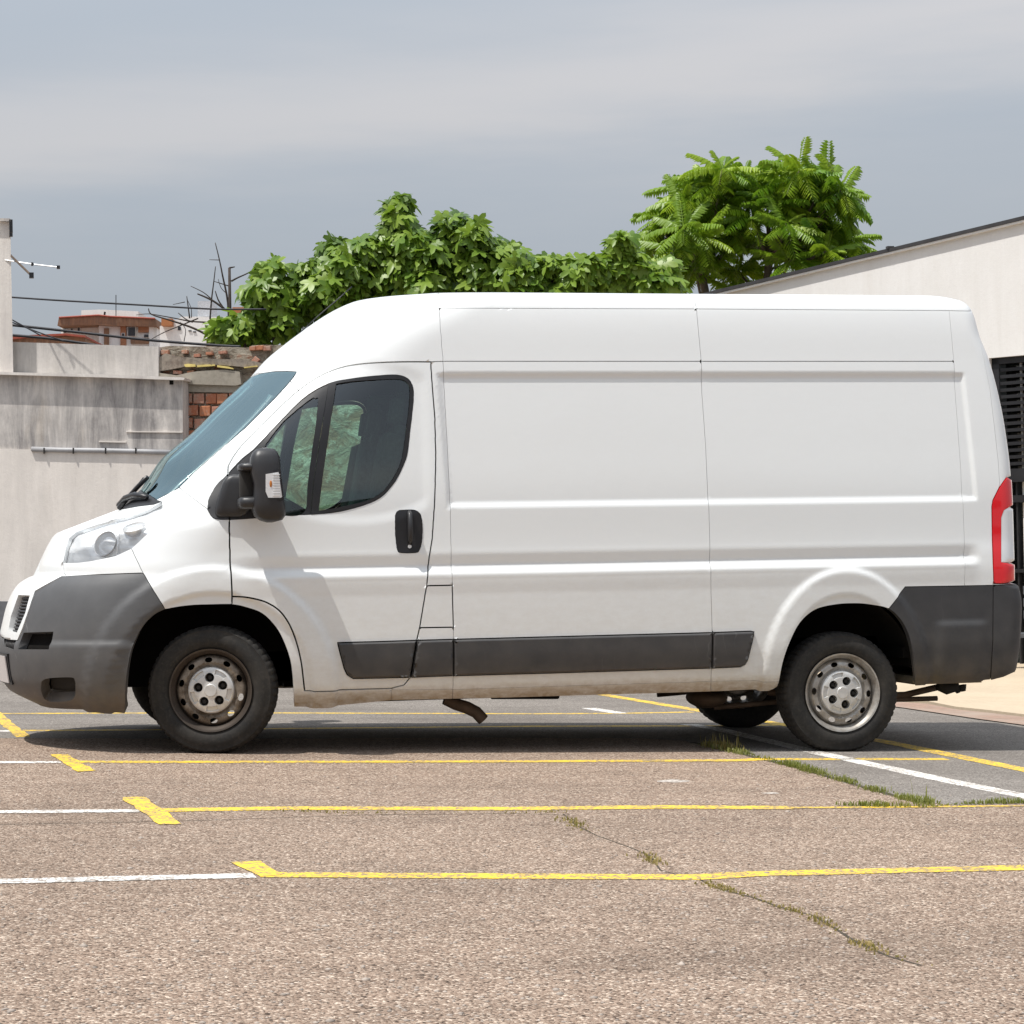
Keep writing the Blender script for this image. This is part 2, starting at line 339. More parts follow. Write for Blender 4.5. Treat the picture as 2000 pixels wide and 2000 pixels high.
def S(m,z):
    m=np.asarray(m,float); z=np.asarray(z,float); n=n_(z); L=L_(z); xf=xf_(z); xs=xf+L; sd=side_(z); xr=xr_(z)
    tau=np.clip(-m,0,1); t=1-(1-tau)**n
    xn=xs-L*t; yn=YC-(YC-sd)*np.maximum(1-t**n,0)**(1/n)
    xm=xs+(xr-RC-xs)*np.clip(m,0,MS)/MS
    th=np.clip((m-MS)/MR,0,1)*math.pi/2; xrr=xr-RC+RC*np.sin(th); yrr=sd+RC*(1-np.cos(th))
    q=np.clip((m-MS-MR)/MB_,0,1); yb=sd+RC+(YC-sd-RC)*q
    x=np.where(m<0,xn,np.where(m<=MS,xm,xrr)); y=np.where(m<0,yn,np.where(m<=MS,sd,np.where(m<=MS+MR,yrr,yb)))
    return np.stack([x,y,z],-1)
def Snd(m,z,extra=0.):
    """surface point with pressings, and outward normal"""
    e=1e-4; mm=np.clip(m,-1+2e-4,MEND); p=S(m,z); a=S(mm+e,z)-S(mm-e,z); zz=np.clip(z,.151,ZT-.0005); b=S(mm,zz+e)-S(mm,zz-e)
    n=np.cross(a,b); n/= np.linalg.norm(n,axis=-1,keepdims=True)+1e-12
    n=np.where((n[...,1:2]>1e-6),-n,n) if False else n
    fx=np.clip(1-(np.clip(-m,0,1)-.15)/.3,0,1)*np.where(m>MS+MR*.6,0,1); wz=sstep(1.0,1.12,z); fx=fx*wz+(1-wz)*np.clip(1-(np.clip(-m,0,1)-.6)/.25,0,1)*np.where(m>MS+MR*.6,0,1)
    p=p+n*((delta(p[...,0],z)*fx+extra)[...,None]); return p,n
_tz=np.arange(.10,2.52,.002); _tab=list(zip(*[f(_tz).tolist() for f in (n_,L_,xf_,side_,xr_)]))
def prm(z):
    i=int((z-.10)/.002); return _tab[0 if i<0 else (len(_tab)-1 if i>=len(_tab) else i)]
def ysurf(x,z):
    n,L,xf,sd,xr=prm(z); xs=xf+L
    if x<=xf or x>=xr: return 9.
    if x<xs: t=(xs-x)/L; y=YC-(YC-sd)*max(1-t**n,0)**(1/n)
    elif x>xr-RC: y=sd+RC*(1-math.sqrt(max(0,1-((x-xr+RC)/RC)**2)))
    else: y=sd
    return y
def mz(u,v):
    lo=None; py=-.16
    for k in range(1,81):
        Y=-.16+(YC+.16)*k/80; p=on_y(u,v,Y)
        if ysurf(p[0],p[2])<Y: lo=py; hi=Y; break
        py=Y
    if lo is None: 
        p=on_y(u,v,YC); return (-1. if p[0]<1.5 else MS+MR,p[2])
    for _ in range(30):
        mid=(lo+hi)/2; p=on_y(u,v,mid)
        if ysurf(p[0],p[2])<mid: hi=mid
        else: lo=mid
    p=on_y(u,v,hi); x,z=p[0],p[2]
    n,L,xf,sd,xr=prm(z); xs=xf+L
    if x<xs: t=min((xs-x)/L,1); return (-(1-(1-t)**(1/n)),z)
    if x<=xr-RC: return ((x-xs)/(xr-RC-xs)*MS,z)
    return (MS+MR*math.asin(min(1,(x-xr+RC)/RC))/(math.pi/2),z)
class D(tuple): pass           # a point given directly as (m,z)
def Cn(u,v): return D((-1.,float(on_y(u,v,YC)[2])))
LINES=[]                       # (list of (m,z), gap)
def line(pts,gap=.0022,sm=False,close=False,ext=2.5):
    pts=list(pts)
    if not close and ext:                       # run open lines a hair past the line they meet
        for e,(i,j) in ((0,(0,1)),(-1,(-1,-2))):
            if not isinstance(pts[i],D) and not isinstance(pts[j],D):
                a=np.array(pts[i],float); d=a-np.array(pts[j],float); q=tuple(a+d/np.hypot(*d)*ext)
                if e==0: pts.insert(0,q)
                else: pts.append(q)
    out=[]; run=[]
    def flush():
        nonlocal run
        if len(run)>=2:
            q=catmull(run,8) if sm else run
            dense=[q[0]]
            for a,b in zip(q[:-1],q[1:]):
                a=np.asarray(a,float);b=np.asarray(b,float);k=max(1,int(np.hypot(*(b-a))/6))
                dense+= [a+(b-a)*i/k for i in range(1,k+1)]
            out.extend(mz(*p) for p in dense)
        elif run: out.append(mz(*run[0]))
        run=[]
    for p in pts:
        if isinstance(p,D): flush(); out.append(tuple(p))
        else: run.append(p)
    flush()
    if close: out.append(out[0])
    LINES.append((out,gap))
# --- outline: wheel arches, bottom edge
ARCH1=[(245.5,1389),(245.5,1349),(252,1291),(261.5,1256),(276,1227),(295,1205),(322,1190),(369,1182),(417,1180),(453,1180),(481,1185.6),(513,1198),(539,1224),(555,1253),(568,1291),(573,1333),(575,1380)]
ARCH2=[(1516.5,1338),(1519.6,1330),(1527,1292),(1540,1255),(1561,1215),(1592,1190),(1633,1180),(1673,1178),(1704,1181),(1734,1188.5),(1757,1209),(1773,1240),(1782,1277),(1786,1314),(1786,1335)]
line([D((-1.,.335)),D((-.9,.325))]+[(20,1345),(34,1362),(80,1377),(128,1380),(190,1382),(245.5,1389)],.0,False)
line(ARCH1,.0,True); line([(575,1380),(635,1380),(692,1374.6),(763,1367.5),(883,1364.6),(1000,1362),(1400,1350),(1500,1345),(1516.5,1338)],.0)
line(ARCH2,.0,True); zb=mz(1950,1321)[1]
line([(1786,1335),(1936,1327),(1959,1321),(1972,1315),D((MS+MR,zb+.02)),D((MEND,zb+.02))],.0)
# --- front end
line([Cn(72,1126),(78,1126),(125,1125.5),(192,1122),(279,1119)],.0025)
line([(257,1073),(279,1119),(322.5,1190),(324,1194)],.0018)
HL=[(135,1051),(128,1073),(123.5,1099),(150,1099),(176,1096),(225,1086),(257,1071),(289,1041),(308,1015),(317,995),(316,980),(289,996),(257,1007),(210,1017),(172,1030),(148,1040)]
line(HL,.0012,False,True); line([(123.5,1098),(125,1118),(129,1134)],.0015)
line([(316,980),(300,985.5),(270,989),(243,994),Cn(232,995)],.002)
line([(305,976),(292,967),Cn(276,956)],.001); line([(316,980),(305,976)],.001)
line([(305,976),(349,953),(379,922),(426,881),(477,837),(529,785),(555,757),(576,732),(578.6,726),(560,725),(536,725.5),(512,729),Cn(490,737)],.003)
line([(349,952),(376,973),(405,994)],.0012); line([(566,744),(583,763)],.0010)
# --- white grille surround and openings in the front bumper
line([(125,1124),(97,1139),(69,1155),(58,1189),(45,1227),(35,1251),(22,1250),Cn(6,1240)],.002)
GR=[(37,1163),(59,1164),(50,1198),(34,1235),(18,1231),(23,1203)]; line(GR,.0015,False,True)
line([(8,1247),(32,1252),(31,1269),(9,1262)],.001,False,True)
RE1=[(46,1236),(104,1234),(99,1268),(39,1268)]; line(RE1,.001,False,True)
RE2=[(85,1330),(97,1324),(141,1322),(149,1328),(150,1340),(149,1356),(138,1364),(105,1366),(90,1360),(84,1345)]; line(RE2,.001,True,True)
# --- cab door
line([(444.5,930),(445.5,948),(447,1013),(449,1093),(453,1166),(453,1183)],.0042)
line([(444.5,930),(445,917),(448,905),(467,876),(503.5,837),(545,795.5),(581,763),(620,736),(659,719),(698,711),(749,707.5),(800,706.5),(841,706.8)],.0038,True)
line([(841,706.8),(844,754),(849,819),(851,896),(849,974),(844,1051),(838.6,1087),(833,1144),(820,1224),(813,1255),(801.6,1323),(789,1338),(763,1344.6),(680,1347),(595,1349)],.0036,False)
line([(595,1349),(587,1286),(572,1235),(550,1198),(521,1177),(484,1167),(453,1165)],.0042,True)
line([(584,1365),(678,1356),(764.6,1347.5),(885,1346.7),(1000,1343),(1400,1330.5),(1519,1328)],.0008); line([(764.6,1347),(764,1367.6)],.0008)
# --- door window
WF=[(405,995),(408,974),(423,948),(441,930),(452,917),(472,896),(498,874),(545,823),(594,775),(641,748),(685,738.6),(736,733),(775,731.6),(796,738.6),(806,754),(807.6,780),(802,832),(796,883),(788,909),(770,943),(744,971),(710,987),(659,1000),(607,1005),(555,1007),(500,1012),(447,1015),(417,1012)]
line(WF+[WF[0]],.0012,True,False,0)
QG=[(519,865),(553,821),(604,779),(614,777),(620,784),(611,871),(602,940),(594,1000),(545,1003),(520,960),(508,905)]; line(QG+[QG[0]],.0006,True,False,0)
MG=[(656,749),(685,744.6),(736,741.6),(775,740.6),(792,745),(800,759),(798.5,793),(791,858),(783,902),(765,938),(742,964),(711,979),(659,991),(622.6,997),(630,935),(641,858)]; line(MG[:-2],.0010,True,False,0); line([MG[-3],MG[-2],MG[-1],MG[0]],.0010,False,False,0)
line([(641,748),(629,830),(613,940),(607,1005)],.0012)
# --- handle plate, fuel flap
line([(780,996.5),(808,996),(820,1004),(824,1020),(824,1052),(819,1074),(811,1079.5),(783,1079.5),(776,1074),(772.5,1050),(771.5,1015),(773.5,1002),(780,996.5)],.0015,True,False,0)
line([(832.5,1144),(884,1143)],.0036); line([(820,1226),(886,1225)],.0036)
# --- body seams
line([(836,706.6),(870,705.5),(1369,705.6),(1863,705.6),(1893,704)],.0022)
line([(711,661),(736,642),(775,620),(814,605.5),(857,601.6),(1360,603.3),(1852,606.5),(1910,608),D((MS+MR,2.335)),D((MEND,2.335))],.0018)
line([D((mz(853,573)[0],ZT)),(853.5,576),(855,580),(857,602),(861.6,667),(865,705),(868,757),(874,866),(879,975),(880,1047),(883,1142)],.0010,False,False,.5); line([(883,1142),(885.5,1226.5)],.0034,False,False,.5); line([(885.5,1226.5),(885,1335),(883.6,1366)],.0012)
line([D((mz(1354,574)[0],ZT)),(1355,578),(1360,603),(1369.5,705.6),(1372,765),(1379.7,873),(1384,975),(1387,1094),(1391,1235.6),(1388,1352)],.0012)
line([(1852.6,592),(1863,705),(1871,814),(1878.5,917),(1884,1072),(1884,1145)],.0009)
line([(1901,607.5),(1917,679),(1933,757),(1943,840),(1950,905),(1953,952)],.0010)
# --- rear lamp and bumpers
TLz1=mz(1941,1140)[1]; TLz0=mz(1966,932)[1]
TL=[D((MS+MR+.03,TLz0)),(1966,932),(1952,951),(1939,977),(1937,989),(1938,1056),(1941,1140),(1960,1140),D((MS+MR+.03,TLz1))]; line(TL,.0025,False,True)
zc1=mz(1960,996)[1]; zc0=mz(1956,1099)[1]
line([D((MS+MR+.02,zc1+.02)),(1966,993),(1960,997),(1955,1011),(1955,1098),(1962,1099),D((MS+MR+.02,zc0))],.0008,False,True)
line([(1734,1188.5),(1732,1191),(1768,1146),(1860,1144.5),(1941,1143),(1965,1142),D((MS+MR,mz(1960,1142)[1])),D((MEND,mz(1960,1142)[1]))],.0022)
line([(1940,1141),(1939,1255),(1934,1330)],.0020)
# --- rubbing strips
line([(659,1255),(740,1253),(815,1250.5)],.003); line([(659,1255),(664,1275),(672,1305),(678,1318),(690,1325.5),(740,1324.5),(802,1323)],.003)
line([(815,1250.5),(889,1248.5)],.003); line([(801.6,1323),(889,1319.6)],.003)
line([(886,1248.6),(1100,1243),(1391,1235.4)],.003); line([(886,1320),(1100,1314),(1390,1305)],.003)
line([(1391,1235.4),(1466,1232.6),(1473,1234),(1469,1255),(1460,1290),(1455,1298),(1446,1302.5),(1390,1305)],.003)
# domain border
line([D((-1.,.15)),D((MEND,.15)),D((MEND,ZT)),D((-1.,ZT)),D((-1.,.15))],.0)

def solve_regions():
    V=[];Ed=[];gap=[]
    for pts,g in LINES:
        b=len(V); last=None; ids=[]
        for p in pts:
            p=(min(max(p[0],-1.),MEND),min(max(p[1],.15),ZT))
            if last is not None and abs(p[0]-last[0])+abs(p[1]-last[1])<8e-4: continue
            V.append(p); ids.append(len(V)-1); last=p
        for a,c in zip(ids[:-1],ids[1:]): Ed.append((a,c)); gap.append(g)
    P=np.array(V); A=P[[e[0] for e in Ed]]; B=P[[e[1] for e in Ed]]
    ms=np.concatenate([-1+.5*np.arange(0,1,.05)**1.0*1.0,np.arange(-.5,0,.022),np.arange(0,MS,.021),MS+MR*np.arange(0,1,.11),MS+MR+MB_*np.arange(0,1.01,.12)])
    zs=np.concatenate([np.arange(.16,2.30,.0125),np.arange(2.30,ZT-.004,.006)])
    G=np.stack(np.meshgrid(ms,zs),-1).reshape(-1,2); G[:,0]+= (np.round(G[:,1]/.0125)%2)*.008*((G[:,0]>-.95)&(G[:,0]<MS))
    G=G[(G[:,0]>-.995)&(G[:,0]<MEND-.01)&(G[:,1]<ZT-.003)]
    zz=np.arange(1.24,2.0,.0125); ex=[]
    for x0,sl in ((1.235,.044),(4.245-.045,.05)):
        for dx in np.arange(-.012,.052,.008):
            x=x0+(1.96-zz)*sl+dx; xs_=xf_(zz)+L_(zz); ex.append(np.stack([(x-xs_)/(xr_(zz)-RC-xs_)*MS,zz],1))
    G=np.concatenate([G]+ex)
    # drop grid points too near a line
    keep=np.ones(len(G),bool); cell={}
    key=lambda q:(int(q[0]//.05),int(q[1]//.05))
    for i,q in enumerate(G): cell.setdefault(key(q),[]).append(i)
    for a,b in zip(A,B):
        k0=key(np.minimum(a,b)-.008); k1=key(np.maximum(a,b)+.008); d=b-a; dd=max(d@d,1e-12)
        for cx in range(k0[0],k1[0]+1):
            for cz in range(k0[1],k1[1]+1):
                ii=cell.get((cx,cz))
                if not ii: continue
                q=G[ii]-a; t=np.clip(q@d/dd,0,1); r=q-t[:,None]*d; keep[np.array(ii)[np.hypot(r[:,0],r[:,1])<.0055]]=False
    G=G[keep]
    allv=[Vector(p) for p in V]+[Vector(p) for p in G]
    ov,oe,of,_,eo,_=geometry.delaunay_2d_cdt(allv,Ed,[],0,2e-5)
    v2=np.array([(p.x,p.y) for p in ov]); tris=np.array([tuple(f) for f in of])
    cons={}
    for e,src in zip(oe,eo):
        if src: cons[tuple(sorted(e))]=max(gap[s] for s in src)
    et={}
    for t,f in enumerate(tris):
        for i in range(3): et.setdefault(tuple(sorted((f[i],f[(i+1)%3]))),[]).append(t)
    lab=-np.ones(len(tris),int); nl=0
    for s in range(len(tris)):
        if lab[s]>=0: continue
        st=[s]; lab[s]=nl
        while st:
            t=st.pop(); f=tris[t]
            for i in range(3):
                e=tuple(sorted((f[i],f[(i+1)%3])))
                if e in cons: continue
                for o in et[e]:
                    if lab[o]<0: lab[o]=nl; st.append(o)
        nl+=1
    return v2,tris,cons,et,lab
V2,TR,CONS,ET,LAB=solve_regions()
_E=[(a,b,ts[0],ts[1] if len(ts)>1 else -1,CONS.get((a,b),0.)) for (a,b),ts in ET.items()]
EV=np.array([e[:4] for e in _E]); EG=np.array([e[4] for e in _E])
for _ in range(2):
    sz=np.bincount(LAB)
    for l in np.where((sz>0)&(sz<14))[0]:
        m_=(LAB[EV[:,2]]==l)^((LAB[EV[:,3]]==l)&(EV[:,3]>=0)); m_&=EV[:,3]>=0; nb=np.where(LAB[EV[m_,2]]==l,LAB[EV[m_,3]],LAB[EV[m_,2]])
        if len(nb): LAB[LAB==l]=np.bincount(nb).argmax()
_ta=V2[TR[:,0]];_tb=V2[TR[:,1]];_tc=V2[TR[:,2]]
def region_at(m,z):
    p=np.array((m,z)); cr=lambda a,b:(b[:,0]-a[:,0])*(p[1]-a[:,1])-(b[:,1]-a[:,1])*(p[0]-a[:,0])
    c1,c2,c3=cr(_ta,_tb),cr(_tb,_tc),cr(_tc,_ta); i=np.where(((c1>=0)&(c2>=0)&(c3>=0))|((c1<=0)&(c2<=0)&(c3<=0)))[0]
    return LAB[i[0]] if len(i) else -1
VAN_LOC=np.array((1.7,YC,-.056))
van=empty('panel_van',VAN_LOC,'white high-roof panel van with grey bumpers and door strips, parked across the yellow bay lines','van')
USED={}
def metric(P,on):
    """turn an in-parameter inward direction into a step of unit length across the edge, measured on the surface"""
    e=1e-4; mm=np.clip(P[:,0],-1+2e-4,MEND-2e-4); zz=np.clip(P[:,1],.151,ZT-.0005)
    a=(S(mm+e,zz)-S(mm-e,zz))/(2*e); b=(S(mm,zz+e)-S(mm,zz-e))/(2*e)
    tg=np.stack([on[:,1],-on[:,0]],1); t3=a*tg[:,:1]+b*tg[:,1:]; i3=a*on[:,:1]+b*on[:,1:]
    t3/= np.linalg.norm(t3,axis=1,keepdims=True)+1e-9; d3=i3-t3*(i3*t3).sum(1,keepdims=True); d3/= np.linalg.norm(d3,axis=1,keepdims=True)+1e-9
    g11=(a*a).sum(1);g12=(a*b).sum(1);g22=(b*b).sum(1);r1=(a*d3).sum(1);r2=(b*d3).sum(1);det=g11*g22-g12*g12+1e-9
    return np.clip(np.stack([(g22*r1-g12*r2)/det,(g11*r2-g12*r1)/det],1),-4,4)*(np.abs(on).sum(1,keepdims=True)>0)
def region_mesh(labs,depth=.02,extra=0.,center=False,bevel=0.,nrm=False):
    ti=np.where(np.isin(LAB,labs))[0]; T=TR[ti]; used,inv=np.unique(T,return_inverse=True); F=inv.reshape(-1,3); P=V2[used].copy()
    ori=(P[F[:,1],0]-P[F[:,0],0])*(P[F[:,2],1]-P[F[:,0],1])-(P[F[:,1],1]-P[F[:,0],1])*(P[F[:,2],0]-P[F[:,0],0]); F[ori<0]=F[ori<0][:,::-1]
    inm=np.append(np.isin(LAB,labs),False); idx={u:i for i,u in enumerate(used)}; off=np.zeros_like(P); wt=np.zeros(len(P)); cnt=np.zeros(len(P)); bed=[]
    tloc={t:i for i,t in enumerate(ti)}
    for q in np.where(inm[EV[:,2]]!=inm[EV[:,3]])[0]:
        a,b,t0,t1=EV[q]; a_,b_=idx[a],idx[b]; f=F[tloc[t0 if inm[t0] else t1]]
        k=list(f).index(a_); 
        if f[(k+1)%3]!=b_: a_,b_=b_,a_
        pa,pb=P[a_],P[b_]
        if (pa[0]<-.9999 and pb[0]<-.9999) or (pa[0]>MEND-1e-4 and pb[0]>MEND-1e-4) or (pa[1]>ZT-1e-4 and pb[1]>ZT-1e-4): continue
        d=pb-pa; d=d/(np.hypot(*d)+1e-12); nv=np.array((-d[1],d[0])); w=EG[q]
        for h in (a_,b_): off[h]+=nv; wt[h]=max(wt[h],w); cnt[h]+=1
        bed.append((a_,b_))
    nz_=cnt>0; ln=np.hypot(off[:,0],off[:,1]); ln[ln<.3]=1; on=off/ln[:,None]
    P2=P+metric(P,on)*((wt+bevel)[:,None])*nz_[:,None]; lockm=P[:,0]<-.9999; P2[lockm,0]=-1.; P2[:,1]=np.minimum(P2[:,1],ZT); P2[:,0]=np.clip(P2[:,0],-1,MEND)
    p,n=Snd(P2[:,0],P2[:,1],extra)
    verts=[p]; faces=[tuple(f) for f in F]; nb=len(p)
    if bed and depth>0:
        bi=np.unique(np.array(bed)); mp_={q:i for i,q in enumerate(bi)}
        if bevel>0:
            P3=P+metric(P,on)*wt[:,None]; pe,_=Snd(P3[:,0],P3[:,1],extra*.35); verts+= [pe[bi]]
            P4,_=Snd(P3[:,0],P3[:,1],0.); verts+= [P4[bi]-n[bi]*depth]
            k=len(bi)
            for a,b in bed: faces.append((b,a,nb+mp_[a],nb+mp_[b])); faces.append((nb+mp_[b],nb+mp_[a],nb+k+mp_[a],nb+k+mp_[b]))
        else:
            k=len(bi); verts+= [p[bi],p[bi]-n[bi]*.0016*0-n[bi]*depth]
            for a,b in bed: faces.append((nb+mp_[b],nb+mp_[a],nb+k+mp_[a],nb+k+mp_[b]))
    V=np.concatenate(verts)
    if center:
        if nrm: n=np.concatenate([n,n*np.array((1,-1,1))])
        Vm=V.copy(); Vm[:,1]=2*YC-Vm[:,1]; k=len(V); faces=faces+[tuple(i+k for i in f[::-1]) for f in faces]; V=np.concatenate([V,Vm])
    return (V,faces,n) if nrm else (V,faces)
def make_part(name,seeds,mat,depth=.02,extra=0.,center=False,bevel=0.,mirror=True,parent=None,weld=True,nrm=False):
    labs=[]
    for s in seeds:
        m,z=s if isinstance(s,D) else mz(*s); r=region_at(m,z); labs.append(int(r))
        if r in USED and USED[r]!=name: print('REGION CLASH',name,USED[r],s)
        USED[r]=name
    V,F,*nn=region_mesh(labs,0. if nrm else depth,extra,center,bevel,nrm)
    par=parent or van; o0=VAN_LOC
    me=mesh_np(name,V-o0,F,mat)
    if nrm: me.normals_split_custom_set_from_vertices([tuple(q) for q in nn[0]])
    if center and weld and not nrm:
        bm=bmesh.new(); bm.from_mesh(me); bmesh.ops.remove_doubles(bm,verts=[v for v in bm.verts if abs(v.co.y)<2e-3],dist=8e-4); bm.to_mesh(me); bm.free()
        me.polygons.foreach_set('use_smooth',[True]*len(me.polygons))
    o=link(name,me,par)
    a=[o]
    if mirror and not center:
        o2=o.copy(); o2.scale=(1,-1,1); COL.objects.link(o2); a.append(o2)
    return a
def mirror_tree(o,parent=None):
    c=o.copy(); COL.objects.link(c)
    if parent is not None: c.parent=parent
    else: c.scale=(1,-1,1)
    for ch in list(o.children): mirror_tree(ch,c)
    return c
mk=make_part
mk('front_bumper',[(180,1250),D((-.935,.311))],GREY,.06,center=True)
mk('grille_surround',[(85,1142)],PAINT,.05,.004,center=True)
mk('bonnet',[(100,1110)],PAINT,center=True)
mk('cowl',[(285,980)],BLACK,center=True)
mk('windscreen',[(450,820)],WSCR,.004,center=True,nrm=True)
mk('front_roof',[(700,615)],PAINT,center=True)
mk('windscreen_pillar',[(470,865)],PAINT)
mk('front_wing',[(380,1050)],PAINT)
mk('bumper_upper_trim',[(210,1108)],PAINT)
door=mk('cab_door',[(700,1150)],PAINT,.03,mirror=False)[0]
mk('window_frame',[(614,900)],BLACK,.03,-.004,parent=door,mirror=False)
mk('window_frame',[(803.5,772)],BLACK,.03,.002,parent=door,mirror=False)
mk('quarter_glass',[(580,850)],GLASS,.004,-.010,parent=door,mirror=False,nrm=True)
mk('door_glass',[(720,850)],GLASS,.004,-.008,parent=door,mirror=False,nrm=True)
mk('mirror_base_trim',[(425,985)],MIRR,.02,.006)
hp=mk('handle_plate',[(800,1040)],BLACK,.02,.004,parent=door,mirror=False)[0]
mk('side_moulding',[(740,1290)],DGREY,.004,.020,bevel=.007,parent=door,mirror=False)
mk('side_moulding',[(850,1285)],DGREY,.004,.020,bevel=.007)
mk('side_moulding',[(1100,1280)],DGREY,.004,.020,bevel=.007)
mk('side_moulding',[(1430,1265)],DGREY,.004,.020,bevel=.007)
mk('door_pillar',[(860,900),(850,1335),(850,1238)],PAINT)
mk('sill',[(820,1358)],PAINT); mk('sill',[(1100,1352)],PAINT); mk('sill',[(1450,1338)],PAINT)
mk('fuel_flap',[(850,1190)],PAINT)
mk('side_panel',[(1100,860),(1100,1330)],PAINT)
mk('rear_side_panel',[(1600,860)],PAINT)
mk('upper_side_panel',[(1000,650)],PAINT); mk('upper_side_panel',[(1600,650)],PAINT)
mk('roof_edge',[(1000,592)],PAINT); mk('roof_edge',[(1500,592)],PAINT)
mk('rear_corner_panel',[(1900,900)],PAINT)
mk('rear_door',[(1950,860)],PAINT)
tl=mk('tail_light',[(1947,1060)],REDL,.03,.004,mirror=False)[0]
mk('clear_lens',[(1962,1050)],SILVER,.02,.003,parent=tl,mirror=False)
mirror_tree(tl)
mk('rear_wing_bumper',[(1850,1250)],DGREY,.05)
mk('rear_bumper',[(1958,1250)],DGREY,.05,.004,center=True)
hl=mk('headlight',[(200,1060)],CLEAR,.01,.0,mirror=False,nrm=True)[0]
for nm,sd_ in (('grille',(40,1200)),('lower_vent',(18,1258)),('bumper_recess',(75,1250)),('fog_recess',(120,1345))):
    USED[region_at(*mz(*sd_))]=nm
GLASSY={'windscreen','quarter_glass','door_glass','headlight','grille','lower_vent','bumper_recess','fog_recess','window_frame','handle_plate'}
out_l={int(region_at(0.,.16)),int(region_at(1.05,.45))}
for l in np.unique(LAB):
    if l not in USED and l not in out_l:
        t=np.where(LAB==l)[0]; c=V2[TR[t]].mean((0,1)); ar=len(t)
        if ar>6: print('UNUSED region',l,'tris',ar,'centre',c.round(3),S(*c).round(3))
# offset copies of regions set deeper inside
def offset_part(name,labs,mat,depth,parent=None,center=False,mirror=True,wob=0.):
    labs=[int(l) for l in labs]; V,F=region_mesh(labs,0.,-depth,center)
    if wob: V=V+np.stack([np.zeros(len(V)),wob*np.sin(V[:,0]*55+V[:,2]*30)+wob*np.sin(V[:,2]*80),np.zeros(len(V))],-1)
    o=link(name,mesh_np(name,V-VAN_LOC,F,mat),parent or van)
    if mirror and not center:
        o2=o.copy(); o2.scale=(1,-1,1); COL.objects.link(o2)
    return o
lab_of=lambda *uv:[int(region_at(*mz(*uv)))]
offset_part('inner_shell',[l for l,nm in USED.items() if nm not in GLASSY],VOID,.034)
offset_part('reflector',lab_of(200,1060),SILVER,.022,hl,False,False,.008)
offset_part('recess_back',lab_of(75,1250),VOID,.05); offset_part('recess_back',lab_of(120,1345),DUSTY,.07)
offset_part('grille_back',lab_of(40,1200),VOID,.06); offset_part('grille_back',lab_of(18,1258),VOID,.06)
def wpt(u,v,out=0.):
    m,z=mz(u,v); p,n=Snd(np.array([m]),np.array([z]),out); return p[0],n[0]
# grille mesh: slanted bars following the surface a little behind the opening
gm=MB()
for k in range(11):
    f=k/10; a=(37-f*18,1166+f*64); b=(59-f*23,1167+f*66)
    gm.tube([wpt(a[0]+(b[0]-a[0])*q,a[1]+(b[1]-a[1])*q,-.022)[0] for q in (0,.33,.66,1)],.0065,5)
for k in range(7):
    f=(k+.5)/7; gm.tube([wpt(37+22*f-18*q-f*q*6,1165+q*66,-.026)[0] for q in (0,.33,.66,1)],.004,5)
gro=gm.build('grille',DGREY,van,True)
o2=gro.copy(); o2.scale=(1,-1,1); COL.objects.link(o2)
gm=MB()
for k in range(8):
    f=(k+.5)/8; gm.tube([wpt(9+22*f,1247+5*f,-.012)[0],wpt(9+22*f,1262+7*f,-.012)[0]],.005,5)
gro=gm.build('lower_grille',DGREY,van,True); o2=gro.copy(); o2.scale=(1,-1,1); COL.objects.link(o2)
# number plate and its holder
def plate(name,mat,u,v0,v1,out,th,grow):
    m0,z1=mz(u,v0); _,z0=mz(u,v1); z1+=grow; z0-=grow; m0+=grow; mm=np.concatenate([np.linspace(m0,-1,9)]); vs=[];fs=[]
    for o_ in (out,out-th):
        for zz in (z0,z1):
            p,_=Snd(mm,np.full(9,zz),o_); q=p[::-1][1:].copy(); q[:,1]=2*YC-q[:,1]; vs.append(np.concatenate([p,q]))
    V=np.concatenate(vs); k=17; f=lambda a,b,i:(a*k+i,a*k+i+1,b*k+i+1,b*k+i)
    for i in range(k-1): fs+= [f(0,1,i),f(2,3,i),f(1,3,i),f(0,2,i)]
    fs+= [(0,k,3*k,2*k),(k-1,2*k-1,4*k-1,3*k-1)]
    return link(name,mesh_np(name,V-VAN_LOC,fs,mat,False),van)
plate('plate_holder',BLACK,20,1279,1331,.012,.012,.006); plate('number_plate',PLATE,18,1281,1329,.018,.006,.0)
# headlight innards: two bowls and a bulb shield
for (u,v,r) in ((262,1030,.062),(205,1062,.07)):
    p,n=wpt(u,v,-.016); mb=MB(); c=Vector(p); ax=Vector(n); M=ax.to_track_quat('Y','Z').to_matrix()
    tmp=MB(); tmp.lathe_y((0,0,0),[(.012,-.03),(r*.6,-.02),(r*.92,.0),(r,.018)],28); mb.add([c+M@Vector(q) for q in tmp.v],tmp.f); mb.build('lamp_bowl',CHROME,hl,True)
mb=MB(); pts=[wpt(u,v,-.012)[0] for u,v in ((222,1010),(228,1040),(226,1080))]; mb.tube(pts,.006,6); mb.build('lamp_divider',SILVER,hl,True)
mirror_tree(hl)
# door handle and lock
hb=MB(); pa=[wpt(799,1000,.006)[0],wpt(799,1006,.026)[0],wpt(799.5,1030,.034)[0],wpt(800,1054,.028)[0],wpt(800,1062,.006)[0]]
hb.tube(pa,[.012,.014,.014,.014,.011],8); hb.build('handle_bar',MIRR,door,True)
for du in (-1,1):
    pass
kb=MB(); p,n=wpt(799.6,1067.6,.006); kb.tube([p,np.array(p)+np.array(n)*.006],.010,12); kb.build('lock',CHROME,door)
